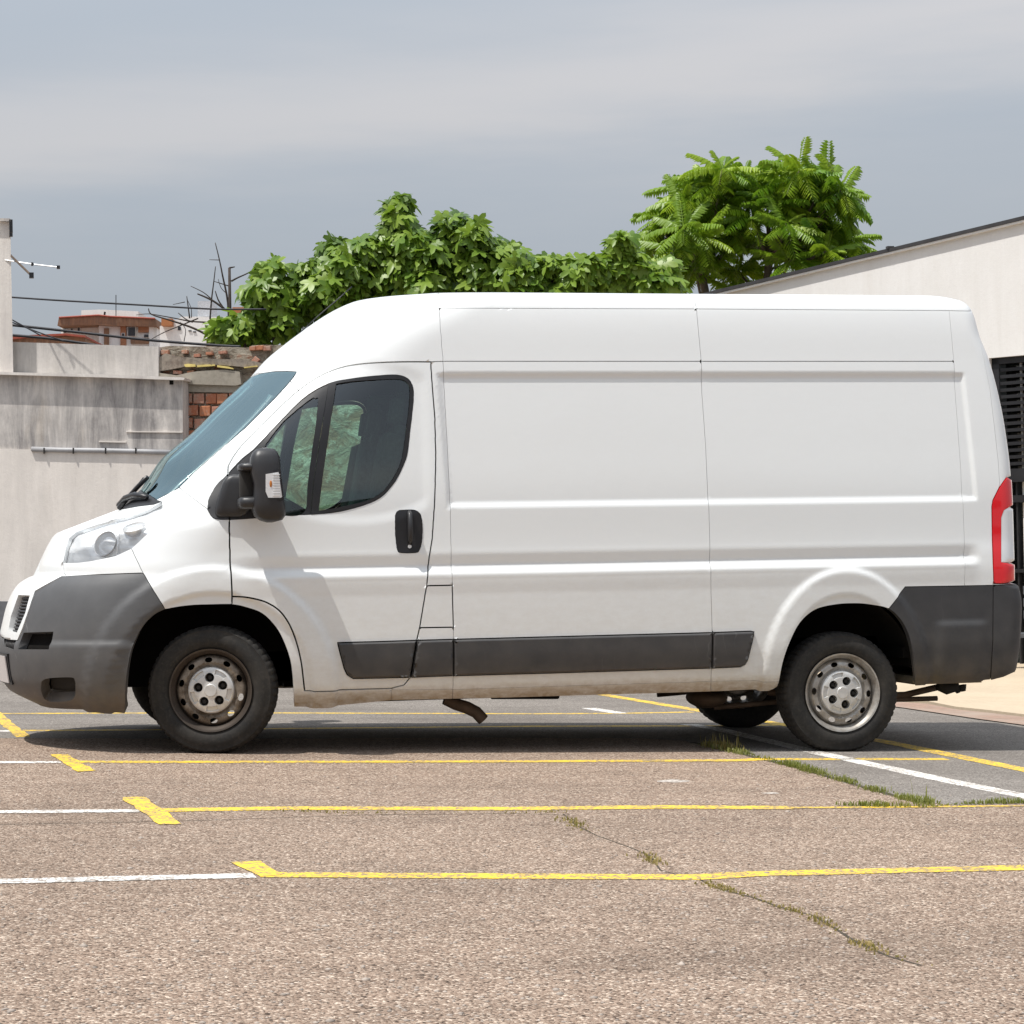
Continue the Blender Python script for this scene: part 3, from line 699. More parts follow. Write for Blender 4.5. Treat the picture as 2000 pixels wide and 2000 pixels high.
# roof skin over the top slice
mm=np.concatenate([np.linspace(-1,0,26),np.linspace(0,MS,46)[1:],MS+MR*np.linspace(0,1,6)[1:],MS+MR+MB_*np.array([.3,.6,1.])])
ring,_=Snd(mm,np.full(len(mm),ZT-.0005)); K=10; Vr=[];Fr=[]
for i,p in enumerate(ring):
    for k in range(2*K+1):
        f=k/K; y=p[1]+(YC-p[1])*f if k<=K else 2*YC-(p[1]+(YC-p[1])*(2-f)); q=1-abs(1-f)
        e=sstep(0,.5,(p[0]-.875))*sstep(0,.3,4.17-p[0])
        Vr.append((p[0],y,ZT+(.055*math.sin(q*math.pi/2)+.004*math.sin(14*q)*0)*e))
for i in range(len(ring)-1):
    for k in range(2*K): a=i*(2*K+1)+k; Fr.append((a,a+1,a+2*K+2,a+2*K+1))
link('roof',mesh_np('roof',np.array(Vr)-VAN_LOC,Fr,PAINT),van)
# ---- wing mirrors (built on the near side, mirrored across)
def lump(c,r,e=2.6,n=20,m=14,tw=None):
    """superellipsoid"""
    vs=[];fs=[]; sp=lambda x,p:math.copysign(abs(x)**p,x)
    for i in range(m+1):
        a=-math.pi/2+math.pi*i/m
        for j in range(n):
            b=2*math.pi*j/n; v=Vector((r[0]*sp(math.cos(a),2/e)*sp(math.cos(b),2/e),r[1]*sp(math.cos(a),2/e)*sp(math.sin(b),2/e),r[2]*sp(math.sin(a),2/e)))
            if tw: v=tw(v)
            vs.append(Vector(c)+v)
    for i in range(m):
        for j in range(n): fs.append((i*n+j,i*n+(j+1)%n,(i+1)*n+(j+1)%n,(i+1)*n+j))
    return vs,fs
mo=empty('wing_mirror',(0,0,0),None,None); mo.parent=van; mo.location=(0,0,0)
YM=-.17
def pm(u,v,y=YM): return on_y(u,v,y)
a=pm(517,876); b=pm(517,930); cx=(pm(487,900)[0]+pm(547,900)[0])/2; hw=(pm(547,900)[0]-pm(487,900)[0])/2
mb=MB(); NR=28; vs=[]; prev=[(516,519,874.5,.012),(501,535,877,.045),(494,541,883,.066),(489,545.5,893,.080),(487.5,547,908,.087),(488.5,548,925,.090),(494,549.5,945,.090),(494,552,965,.090),(491,555,982,.090),(492,557,996,.088),(497,556.5,1008,.078),(507,551,1016,.058),(521,532,1020.5,.015)]
for (uL,uR,v_,dep) in prev:
    a_=on_y(uL,v_,YM); b_=on_y(uR,v_,YM); c_=(a_+b_)/2; hx=(b_[0]-a_[0])/2
    for q in range(NR):
        t_=2*math.pi*q/NR; ct,st=math.cos(t_),math.sin(t_); e_=2/3.4
        vs.append((c_[0]+hx*math.copysign(abs(ct)**e_,ct),YM+dep*math.copysign(abs(st)**e_,st),c_[2]))
mb.add(vs,[(i_*NR+q,i_*NR+(q+1)%NR,(i_+1)*NR+(q+1)%NR,(i_+1)*NR+q) for i_ in range(len(prev)-1) for q in range(NR)]+[tuple(range(NR)),tuple((len(prev)-1)*NR+q for q in range(NR))]); mb.build('mirror_housing',MIRR,mo,True)
mb=MB(); mb.prism([on_y(u,v,YM-.088) for u,v in ((515,921),(548,917),(555,975),(551,978),(519,977),(515,962))],(0,.03,0)); mb.build('indicator_frame',BLACK,mo)
# dark slot between arms, clear indicator with orange bulb
def quad_prism(uvs,y0,dy,mb):
    return mb.prism([on_y(u,v,y0) for u,v in uvs],(0,dy,0))
quad_prism([(519,926),(544,922),(551,970),(549,972),(524,972),(519,960)],YM-.096,.03,MB()).build('indicator_lens',SILVER,mo,auto=30)
ib=MB(); ib.add(*lump(on_y(529,945,YM-.096),(.007,.004,.018),2,12,8)); ib.build('indicator_bulb',ORANGE,mo,True)
ib=MB()
for k in range(9): 
    p=on_y(540,927+k*5,YM-.099); ib.box(p,(.036,.006,.004))
ib.build('indicator_ribs',m_simple('lens_white',(.75,.76,.77),.2),mo)
for (y_,v0,v1) in ((0,906,922),(0,971,995)):
    mb=MB()
    pA=on_y(478,(v0+v1)/2,-.03); pB=on_y(500,(v0+v1)/2-1,YM-.01); zz=(on_y(480,v0,-.1)[2]-on_y(480,v1,-.1)[2])
    mb.add(*lump(((pA[0]+pB[0])/2,(pA[1]+pB[1])/2-.02,(pA[2]+pB[2])/2),(abs(pB[0]-pA[0])/2+.045,.105,zz/2),4,16,8)); mb.build('mirror_arm',MIRR,mo,True)
mb=MB(); p=on_y(484,950,YM+.04); mb.add(*lump(p,(.045,.05,.10),4,16,10)); mb.build('mirror_hinge',DUSTY,mo,True)
mb=MB(); c0=on_y(452,975,-.02)
mb.add(*lump((on_y(462,968,-.01)[0],.03,on_y(455,968,-.01)[2]),(.092,.07,.112),4.5,20,12,lambda v:Vector((v.x+.30*v.z,v.y*(1-.25*(v.x<0)),v.z)))); mb.build('mirror_foot',MIRR,mo,True)
mirror_tree(mo)
# ---- wipers, aerial
mb=MB(); yw=.55
mb.tube([on_y(232,994,.75),on_y(250,972,.72),on_y(268,952,.66),on_y(288,932,.60)],.013,6); mb.tube([on_y(243,975,.8),on_y(262,958,.78),on_y(281,934,.8)],.008,6); mb.build('wiper',BLACK,van,True)
mb=MB(); mb.tube([wpt(236,992,.02)[0],wpt(252,981,.03)[0],wpt(270,975,.03)[0],wpt(290,975,.015)[0]],[.014,.018,.018,.012],8); mb.build('wiper',BLACK,van,True)
mb=MB(); mb.tube([on_y(551,690,YC),on_y(556,681,YC)],[.03,.022],8); mb.tube([on_y(555,682,YC),on_y(578,657,YC)],[.02,.006],8); mb.tube([on_y(576,659,YC),on_y(620,618,YC),on_y(660,584,YC),on_y(687,560,YC)],.0032,5); mb.build('aerial',BLACK,van,True)
# ---- chassis and underside
def ell(n0,n1,cx,cz,ax,az,n): return [(cx+ax*math.cos(t),cz+az*math.sin(t)) for t in np.linspace(n0,n1,n)]
for cx,cz,ax,az,t0 in ((.02,.33,.47,.50,.0),(3.46,.22,.45,.535,.22)):
    for ys in (1,-1):
        mb=MB(); pr=ell(t0,math.pi-t0,cx,cz,ax,az,26); y0=YC-ys*(YC-.02); y1=YC-ys*(YC-.50)
        vs=[(x,y0,z) for x,z in pr]+[(x,y1,z) for x,z in pr]; n=len(pr)
        fs=[(i,i+1,n+i+1,n+i) for i in range(n-1)]+[tuple(range(n,2*n))]
        mb.add(vs,fs); mb.build('wheel_arch_liner',VOID,van,True)
mb=MB(); mb.box((2.0,YC,.42),(4.3,1.0,.16)); mb.box((1.75,YC,.36),(2.5,1.86,.08)); mb.box((4.15,YC,.42),(.6,1.8,.06)); mb.box((-.40,YC,.38),(.5,.9,.08)); mb.build('underbody',VOID,van)
for yy in (.22,1.78): MB().box((1.75,yy,.27),(2.4,.14,.07)).build('chassis_rail',VOID,van)
mb=MB(); a1=on_y(1788,1327,.08); b1=on_y(1925,1325,.08); zt=b1[2]+.02; zb2=on_y(1850,1336,.08)[2]
mb.box(((a1[0]+b1[0])/2,YC,(zt+zb2)/2),(b1[0]-a1[0],1.78,zt-zb2),bev=.008); mb.build('rear_crossmember',m_simple('dirty_beige',(.30,.24,.16),.85,var=.4),van)
mb=MB(); mb.tube([on_y(1832,1338,.3),on_y(1850,1345,.3),on_y(1868,1342,.3),on_y(1872,1353,.3)],[.03,.035,.03,.012],8); mb.tube([on_y(1878,1338,.3),on_y(1880,1350,.3)],[.03,.02],8); mb.build('tow_eye',DUSTY,van,True)
for ys in (.40,1.60):
    mb=MB(); mb.tube([on_y(1500,1352,.4)*np.array((1,0,1))+np.array((0,ys,0)),np.array((3.46,ys,.17)),on_y(1768,1357,.4)*np.array((1,0,1))+np.array((0,ys,0)),on_y(1832,1342,.4)*np.array((1,0,1))+np.array((0,ys,0))],.020,6)
    mb.tube([on_y(1395,1382,.4)*np.array((1,0,1))+np.array((0,ys,0)),np.array((3.3,ys,.15)),on_y(1765,1366,.4)*np.array((1,0,1))+np.array((0,ys,0)),on_y(1830,1364,.4)*np.array((1,0,1))+np.array((0,ys,0))],.016,6); mb.build('leaf_spring',RUST,van,True)
for xx,zz in ((3.46,.2),(0.,.28)): MB().tube([(xx,.22,zz),(xx,1.78,zz)],.05,10).build('axle',DUSTY,van,True)
# exhaust tail under the sill
mb=MB(); ye=.30; pts=[on_y(u,v,ye) for u,v in ((868,1366),(890,1375),(912,1382),(930,1391),(944,1406))]; mb.tube(pts,[.029,.034,.035,.034,.033],14,False); mb.build('exhaust_pipe',RUST,van,True)
mb=MB(); mb.tube([on_y(960,1345,.8),on_y(1090,1345,.8)],.06,12); mb.build('exhaust_silencer',DUSTY,van,True)
mb=MB(); p=on_y(1380,1362,.5); mb.add(*lump(p,(.11,.2,.06),2,16,10)); mb.build('spring_hanger',RUST,van,True); 
# ---- cab interior
mb=MB(); mb.box((.45,YC,.885),(1.5,1.8,.03)); mb.build('cab_floor',VOID,van)
mb=MB(); mb.box((.28,YC,1.14),(.48,1.74,.34),bev=.06); mb.box((.02,YC,1.22),(.30,1.6,.14),bev=.05); mb.box((.46,YC,1.02),(.2,1.6,.5),bev=.05); mb.build('dashboard',TRIM,van,True)
mb=MB(); mb.box((1.30,YC,1.40),(.04,1.72,1.6)); mb.build('bulkhead',m_simple('bulkhead_grey',(.16,.17,.17),.8),van)
for yy in (.42,1.30,1.62):
    mb=MB(); mb.box((.76,yy,.98),(.5,.44,.16),bev=.05); mb.box((1.00,yy,1.35),(.15,.44,.74),ry=.20,bev=.05); mb.box((1.08,yy,1.80),(.10,.25,.20),ry=.15,bev=.035); mb.build('seat',SEAT,van,True)
MB().box((1.19,1.84,1.45),(.19,.05,1.1),bev=.02).build('pillar_trim',m_simple('pale_trim',(.42,.45,.43),.7),van,True)
mb=MB(); wc=Vector((.56,.46,1.24)); ax=Vector((.55,0,.85)).normalized(); e1=Vector((0,1,0)); e2=ax.cross(e1)
mb.tube([wc+(e1*math.cos(t)+e2*math.sin(t))*.19 for t in np.linspace(0,2*math.pi,33)],.014,8,False); mb.tube([wc-e1*.18,wc+e1*.18],.016,6); mb.tube([wc,wc-ax*.2],.03,8); mb.build('steering_wheel',BLACK,van,True)
# far-side door lining lets light through its window; door pair
mirror_tree(door)
# ---- wheels
def disc_holes(rings,rad,holes,zf,extra=()):
    """flat annulus 0..rad with round holes, mapped to y=zf(r)"""
    V=[];E=[]
    def loop(pts):
        b=len(V); V.extend(Vector(p) for p in pts); E.extend((b+i,b+(i+1)%len(pts)) for i in range(len(pts)))
    loop([(rad*math.cos(t),rad*math.sin(t)) for t in np.linspace(0,2*math.pi,73)[:-1]])
    for q in extra: loop(q)
    for hx,hy,hr,hs,ang in holes:
        loop([(hx+hr*math.cos(t)*math.cos(ang)-hs*math.sin(t)*math.sin(ang),hy+hr*math.cos(t)*math.sin(ang)+hs*math.sin(t)*math.cos(ang)) for t in np.linspace(0,2*math.pi,19)[:-1]])
    for r in rings:
        for t in np.linspace(0,2*math.pi,max(8,int(r*330))+1)[:-1]:
            x,y=r*math.cos(t),r*math.sin(t)
            if all(math.hypot(x-h[0],y-h[1])>h[2]*1.12 for h in holes): V.append(Vector((x,y)))
    ov,_,of,_,_,_=geometry.delaunay_2d_cdt(V,E,[],0,1e-5)
    fs=[]
    for f in of:
        c=sum((ov[i] for i in f),Vector((0,0)))/3
        if any(math.hypot(c.x-h[0],c.y-h[1])<min(h[2],h[3])*.98 or (((c-Vector(h[:2])).length<max(h[2],h[3])) and (lambda d:((d.x*math.cos(h[4])+d.y*math.sin(h[4]))/h[2])**2+((-d.x*math.sin(h[4])+d.y*math.cos(h[4]))/h[3])**2<.97)(c-Vector(h[:2]))) for h in holes): continue
        if c.length>rad: continue
        fs.append(tuple(f))
    return [(p.x,zf(p.length,math.atan2(p.y,p.x)),p.y) for p in ov],fs
RT=.334
def wheel_meshes(rot0):
    # tyre: sidewall faces -Y
    prof=[(.200,.040),(.212,.020),(.235,.004),(.262,.0),(.288,.004),(.306,.013),(.312,.012),(.320,.020),(.328,.032),(.3325,.047),(RT,.070),(RT,.085),(RT-.007,.087),(RT-.007,.094),(RT,.096),(RT,.118),(RT-.007,.12),(RT-.007,.127),(RT,.129),(RT,.150),(.3325,.168),(.328,.183),(.306,.205),(.27,.215),(.21,.195),(.200,.175)]
    mb=MB(); n=216; k=len(prof); vs=[]
    for j in range(n):
        th=2*math.pi*j/n
        for i,(r,y) in enumerate(prof):
            if 7<=i<=20 and j%4==0 and i not in (12,13,16,17): r-= .0028 if i in (7,20) else .006
            vs.append((r*math.cos(th),y,r*math.sin(th)))
    mb.add(vs,[(j*k+i,j*k+i+1,((j+1)%n)*k+i+1,((j+1)%n)*k+i) for j in range(n) for i in range(k-1)])
    rim=MB(); rim.lathe_y((0,0,0),[(.205,.018),(.2165,.010),(.216,.004),(.208,.006),(.2,.022),(.19,.034),(.186,.06),(.186,.150),(.198,.17),(.205,.19)],64)
    hol=[(.158*math.cos(t),.158*math.sin(t),.0135,.0195,t) for t in np.radians(18+rot0+36*np.arange(10))]
    zf=lambda r,a:.062-.034*float(sstep(.185,.150,r))+.030*float(sstep(.140,.118,r)) if r>.0 else .03
    zf=lambda r,a: float(np.interp(r,[0,.10,.128,.142,.170,.187],[.046,.046,.044,.026,.030,.062]))
    vs,fs=disc_holes([.03,.09,.118,.126,.134,.142,.150,.158,.166,.174,.181],.187,hol,zf); rim.add(vs,fs)
    rim.lathe_y((0,.0,0),[(.0,.10),(.12,.10),(.13,.16)],24)
    cap=MB(); bolt=[(.067*math.cos(t),.067*math.sin(t)) for t in np.radians(90+rot0+72*np.arange(5))]
    def zc(r,a):
        base=float(np.interp(r,[0,.030,.0335,.036,.08,.112,.119,.1215],[.004,.004,.0015+.006,.008,.011,.016,.022,.045]))
        da=((math.degrees(a)-rot0-90-36)%72); da=min(da,72-da)
        if .0855<r<.1085 and da<17.2: base+=.010
        return base
    sect=[]
    for kk in range(5):
        a0=rot0+90+36+72*kk
        for r0,r1,dw in ((.084,.110,18.2),(.087,.107,16.2)):
            aa=np.radians(np.linspace(a0-dw,a0+dw,12)); sect.append([(r0*math.cos(t),r0*math.sin(t)) for t in aa]+[(r1*math.cos(t),r1*math.sin(t)) for t in aa[::-1]])
    vs,fs=disc_holes([.010,.020,.042,.05,.058,.067,.075,.0805,.097,.1125,.116],.1215,[(x,y,.0245,.0245,0) for x,y in bolt],zc,sect+[[(r_*math.cos(t),r_*math.sin(t)) for t in np.linspace(0,2*math.pi,41)[:-1]] for r_ in (.030,.0335,.0365,.112,.119)]); cap.add(vs,fs)
    for x,y in bolt: cap.lathe_y((x,0,y),[(.0245,.0105),(.0235,.03)],18)
    nut=MB(); nut.lathe_y((0,0,0),[(0.,.020),(.010,.020),(.0125,.024),(.013,.045),(.0245,.046)],6); 
    return mb,rim,cap,nut,bolt
def put_wheel(c,rot0,rimmat,flip=False,steer=0.):
    w=bpy.data.objects.new('wheel',None); COL.objects.link(w); w.parent=van; w.location=tuple(np.array(c)-VAN_LOC)
    if flip: w.scale=(1,-1,1)
    mb,rim,cap,nut,bolt=wheel_meshes(rot0)
    def lk(nm,b,mat,auto=None,loc=(0,0,0)):
        me=mesh_np(nm,b.v,b.f,mat); bm=bmesh.new(); bm.from_mesh(me); bmesh.ops.recalc_face_normals(bm,faces=bm.faces[:]); bm.to_mesh(me); bm.free()
        me.polygons.foreach_set('use_smooth',[True]*len(me.polygons))
        if auto: me.set_sharp_from_angle(angle=R_(auto))
        return link(nm,me,w,loc)
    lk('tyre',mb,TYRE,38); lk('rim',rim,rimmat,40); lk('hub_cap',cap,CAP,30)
    n0=None
    for x,y in bolt:
        if n0 is None: n0=lk('wheel_nut',nut,DUSTY,30,(x,0,y))
        else:
            q=n0.copy(); q.location=(x,0,y); COL.objects.link(q)
    w.rotation_euler=(0,0,steer); return w
ZW1=RT-.006; ZW2=float(gz(3.46))+RT-.008
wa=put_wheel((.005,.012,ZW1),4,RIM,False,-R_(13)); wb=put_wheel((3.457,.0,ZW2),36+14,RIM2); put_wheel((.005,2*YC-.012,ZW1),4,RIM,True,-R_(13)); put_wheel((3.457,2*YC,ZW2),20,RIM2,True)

# ------------------------------------------------------------------ GROUND
GND=m_ground('brown_aggregate',(.262,.182,.134),(.365,.272,.208),(.70,.58,.47),(.05,.035,.026),140,.24,1.2)
GRY=m_ground('grey_asphalt',(.175,.155,.138),(.235,.212,.19),(.38,.35,.315),(.085,.074,.065),140,.42,.5)
PAV=m_plaster('beige_paving',(.50,.41,.30),(.36,.29,.21),.4,False)
YEL=m_paintline('yellow_paint',(.80,.53,.045)); WHI=m_paintline('white_paint_line',(.74,.72,.68))
xs=np.concatenate([[-400,-120,-60],np.linspace(-30,30,61),[60,120,400]]); ys=np.concatenate([[-60,-30,-15],np.arange(-12,13,2.),[20,30,60,150,600]]); V=[];F=[]
for x in xs:
    for y in ys: V.append((x,y,float(gz(x))))
for i in range(len(xs)-1):
    for j in range(len(ys)-1): a=i*len(ys)+j; F.append((a,a+len(ys),a+len(ys)+1,a+1))
tag(link('ground',mesh_np('ground',V,F,GND,False)),'pinkish brown aggregate asphalt of the parking yard',kind='structure')
def sheet(name,poly,dz,mat,label,skirt=0.,cell=1.0,jit=0.):
    """a sheet lying on the sloping yard, outline given as ground points"""
    pts=[]; n=len(poly)
    for i in range(n):
        a=np.asarray(poly[i][:2],float); b=np.asarray(poly[(i+1)%n][:2],float); k=max(1,int(np.hypot(*(b-a))/(.10 if jit else .5)))
        for q in range(k): p=a+(b-a)*q/k; pts.append(p+(rng.normal(0,jit,2) if jit else 0))
    pts=np.array(pts); mn=pts.min(0); mx_=pts.max(0)
    g=[Vector(p) for p in pts]; e=[(i,(i+1)%len(pts)) for i in range(len(pts))]
    for x in np.arange(math.ceil(mn[0]/cell)*cell,mx_[0],cell):
        for y in np.arange(math.ceil(mn[1]/cell)*cell,mx_[1],cell): g.append(Vector((x,y)))
    ov,_,of,_,_,_=geometry.delaunay_2d_cdt(g,e,[list(range(len(pts)))],2 if False else 1,1e-5)
    vs=[(p.x,p.y,float(gz(p.x))+dz) for p in ov]; fs=[tuple(f) for f in of]
    fs=[f if ((ov[f[1]]-ov[f[0]]).cross(ov[f[2]]-ov[f[0]])>0) else f[::-1] for f in fs]
    if skirt:
        b=len(vs); k=len(pts); vs+=[(p[0],p[1],float(gz(p[0]))+dz-skirt) for p in pts]; idx=[min(range(len(ov)),key=lambda i:(ov[i]-Vector(p)).length) for p in pts]
        fs+=[(idx[i],idx[(i+1)%k],b+(i+1)%k,b+i) for i in range(k)]
    return tag(link(name,mesh_np(name,vs,fs,mat,False)),label,kind='structure')
gp=lambda *uv:[on_ground(*p) for p in uv]
edge=gp((-700,1440),(-150,1441),(0,1442),(400,1443),(900,1441),(1250,1442),(1335,1447),(1400,1459),(1480,1481),(1560,1501),(1640,1525),(1720,1548),(1800,1567),(1880,1572),(2000,1569),(2150,1566),(2700,1557))
sheet('grey_asphalt',edge+[np.array((14,12.,0)),np.array((-9,12.,0))],.0009,GRY,'smoother grey asphalt patch behind the grassy crack',jit=.012)
pe=gp((1640,1362),(1700,1366),(1763,1371.5),(1812,1375),(1868,1386),(1930,1392.5),(2000,1401),(2120,1417))
sheet('pavement',pe+[np.array((16,14,0)),np.array((5.2,14,0))],.022,PAV,'beige concrete pavement in front of the gabled building',skirt=.03)
BRS=Mat('brick_strip',(.25,.15,.11),.9); p_=BRS.pos(); bt=BRS.n('ShaderNodeTexBrick'); bt.inputs['Scale'].default_value=9; bt.inputs['Color1'].default_value=(.36,.22,.16,1); bt.inputs['Color2'].default_value=(.25,.165,.125,1); bt.inputs['Mortar'].default_value=(.2,.16,.13,1); BRS.l(p_,bt.inputs[0])
BRS.col(BRS.mix(BRS.ramp(BRS.noise(p_,3),[(.4,0.),(.7,.6)]),bt.outputs[0],(.33,.28,.23)))
sheet('brick_strip',gp((1700,1367.5),(1763,1373),(1812,1376.5),(1868,1387.5),(1930,1394),(2000,1402.5),(2120,1418.5),(2120,1436),(2000,1418),(1910,1406),(1830,1394),(1763,1384),(1700,1376)),.008,BRS.m,'row of worn red brick setts along the pavement edge')
def stripe(name,pts,w,mat,label,dz=.0018):
    P=[on_ground(*p)[:2] for p in pts]; dense=[]
    for a,b in zip(P[:-1],P[1:]):
        k=max(1,int(np.hypot(*(b-a))/.06)); dense+=[a+(b-a)*i/k for i in range(k)]
    dense.append(P[-1]); dense=np.array(dense); n=len(dense); t=np.gradient(dense,axis=0); t/= np.hypot(t[:,0],t[:,1])[:,None]; nn=np.stack([-t[:,1],t[:,0]],1)
    wl=w/2*(1+rng.normal(0,.03,n)); wr=w/2*(1+rng.normal(0,.03,n)); a=dense+nn*wl[:,None]; b=dense-nn*wr[:,None]
    vs=[(p[0],p[1],float(gz(p[0]))+dz) for p in a]+[(p[0],p[1],float(gz(p[0]))+dz) for p in b]
    return tag(link(name,mesh_np(name,vs,[(n+i,n+i+1,i+1,i) for i in range(n-1)],mat,False)),label,kind='structure')
stripe('yellow_line',[(-120,1394.5),(0,1394),(450,1392.6),(1050,1394.5),(1218,1393.6),(1352,1391)],.085,YEL,'farthest yellow bay line seen under the van')
stripe('yellow_line',[(45,1427.3),(265,1426),(600,1423),(1050,1418.8),(1403,1418),(1542,1416)],.09,YEL,'yellow bay line running under the van between its wheels')
stripe('yellow_line',[(150,1488.5),(500,1488.5),(1000,1487.6),(1440,1485.6),(1481,1483.2),(1849,1483)],.115,YEL,'yellow bay line just in front of the van wheels')
stripe('yellow_line',[(300,1583),(569,1579),(1000,1580),(1285,1576.5),(1543,1578)],.125,YEL,'yellow bay line second from the bottom of the photo')
stripe('yellow_line',[(1543,1578),(1725,1577),(2040,1574),(2600,1568)],.05,YEL,'thin worn end of the yellow bay line beside the grass')
stripe('yellow_line',[(510,1709),(1000,1712),(1362,1714),(1466,1707.5),(2050,1694),(2700,1678)],.115,YEL,'nearest yellow bay line across the bottom of the yard')
stripe('white_line',[(-700,1491.5),(-40,1489.3),(119,1489)],.10,WHI,'white line ending at the yellow bar beside the front wheel')
stripe('white_line',[(-700,1592),(-40,1586.5),(272,1584)],.10,WHI,'white line ending at the middle yellow bar')
stripe('white_line',[(-700,1738),(-40,1723),(250,1716),(497,1710.6)],.10,WHI,'nearest white line at the lower left of the yard')
stripe('white_line',[(-60,1428.5),(40,1428)],.11,WHI,'short white line left of the bumper')
stripe('white_line',[(1150,1383.3),(1214,1393.8)],.12,WHI,'short white dash seen under the middle of the van')
stripe('white_line',[(1345,1415),(1406,1425),(1599,1471),(1680,1488.5),(1835,1522),(2040,1563)],.12,WHI,'white diagonal line running out from under the rear wheel')
stripe('yellow_line',[(1150,1352.5),(1289,1375.6),(1357,1387),(1723,1448),(1866,1477),(2040,1512)],.12,YEL,'yellow diagonal line behind the rear wheel',.0026)
for q,lab in (([(98,1474),(132,1474),(184,1506),(150,1507.6)],'yellow end bar beside the front wheel'),([(235.5,1558),(282,1557),(330,1590),(357,1610.6),(310.6,1610.6),(285,1592)],'yellow end bar in the middle of the left yard'),([(447.7,1684.7),(510,1683),(551,1709),(504.6,1713)],'nearest yellow end bar'),([(-45,1376),(-18,1376),(58,1439),(32,1440.7)],'yellow end bar cut by the left edge under the bumper')):
    sheet('yellow_bar',gp(*q),.0026,YEL,lab,jit=.004)
WORN=m_paintline('faded_white',(.50,.455,.41)); sheet('paint_patch',gp((1278,1525),(1310,1522),(1345,1524),(1352,1527),(1315,1529),(1280,1527)),.0009,WORN,'worn white paint patch on the brown asphalt',jit=.01)
sheet('paint_patch',gp((1486,1549),(1510,1547.5),(1524,1550),(1505,1551)),.0009,WORN,'small white paint fleck near the grass',jit=.01)
# grass in the cracks
def grass(name,path,n,h0,h1,spread,mat,label,stalk=0):
    P=[on_ground(*p) for p in path]; seg=[np.hypot(*(b-a)[:2]) for a,b in zip(P[:-1],P[1:])]; tot=sum(seg); vs=[];fs=[]
    for k in range(n):
        s=random.random()*tot; i=0
        while s>seg[i] and i<len(seg)-1: s-=seg[i]; i+=1
        p=P[i]+(P[i+1]-P[i])*s/max(seg[i],1e-6)
        dens=math.sin(s*9+i*2.1)*.5+.5
        if random.random()>.12+.88*dens**1.5: continue
        x=p[0]+random.gauss(0,spread); y=p[1]+random.gauss(0,spread); z=float(gz(x))+.002; h=random.uniform(h0,h1)*(.55+.6*dens); a=random.random()*6.283; l=random.uniform(.1,.8)*h; w=random.uniform(.002,.0045)
        if stalk and k<stalk: h=random.uniform(.07,.13); l=h*.15
        dx,dy=math.cos(a),math.sin(a); b=len(vs)
        vs+= [(x-dy*w,y+dx*w,z),(x+dy*w,y-dx*w,z),(x+dx*l*.4-dy*w*.7,y+dy*l*.4+dx*w*.7,z+h*.65),(x+dx*l*.4+dy*w*.7,y+dy*l*.4-dx*w*.7,z+h*.65),(x+dx*l,y+dy*l,z+h)]
        fs+= [(b,b+1,b+3,b+2),(b+2,b+3,b+4)]
    return tag(link(name,mesh_np(name,vs,fs,mat,False)),label,'grass',kind='stuff')
GR1=m_leaf('grass_green',(.13,.17,.035),(.26,.24,.07),.35); GR2=m_leaf('grass_dry',(.22,.17,.05),(.34,.25,.10),.3)
grass('grass',[(1385,1457),(1440,1470),(1500,1484),(1560,1500),(1640,1524),(1720,1548),(1815,1572)],3600,.008,.030,.024,GR1,'green grass growing along the crack by the rear wheel',14)
grass('grass',[(1640,1574),(1740,1576),(1830,1576),(1900,1571),(2030,1568)],800,.008,.026,.02,GR1,'low grass beside the worn yellow line at the right')
grass('dry_grass',[(1382,1458),(1420,1464),(1445,1470)],330,.02,.05,.03,GR2,'tuft of dry grass at the end of the crack',26)
grass('dry_grass',[(1108,1598),(1125,1612),(1165,1632)],200,.004,.014,.022,GR2,'short dry weeds in the asphalt below the middle bay line')
grass('dry_grass',[(1262,1668),(1280,1690)],120,.004,.014,.02,GR2,'small dry weed patch above the nearest bay line')
grass('dry_grass',[(1375,1722),(1410,1738),(1480,1756),(1522,1772),(1565,1783)],380,.004,.011,.017,GR2,'dry weeds along the crack under the nearest bay line')
grass('dry_grass',[(1585,1786),(1598,1800),(1630,1813),(1665,1836),(1690,1848),(1735,1868),(1800,1886)],380,.004,.013,.017,GR2,'dry weeds along the crack at the lower right')
grass('dry_grass',[(540,1584),(700,1590),(900,1589),(1100,1588)],260,.004,.012,.02,GR2,'flecks of moss under the middle bay line')
SOIL=m_simple('crack_soil',(.06,.048,.034),.95,var=.4,scale=14)
stripe('crack',[(1350,1450),(1400,1459),(1480,1481),(1560,1500),(1640,1524),(1720,1547),(1815,1571)],.035,SOIL,'dark soil in the joint where the grass grows',.0013)
stripe('crack',[(1370,1720),(1410,1738),(1480,1756),(1522,1772),(1565,1783),(1588,1788),(1630,1813),(1665,1836),(1690,1848),(1735,1868),(1800,1886)],.010,SOIL,'crack in the asphalt at the lower right',.0009)
stripe('crack',[(1100,1590),(1125,1612),(1165,1632),(1230,1655),(1270,1672),(1290,1700),(1370,1720)],.007,SOIL,'thin crack above the nearest bay line',.0009)
stripe('crack',[(-20,1611),(200,1607),(420,1602),(700,1592),(1000,1589),(1110,1592)],.006,SOIL,'fine crack along the middle bay line',.0009)
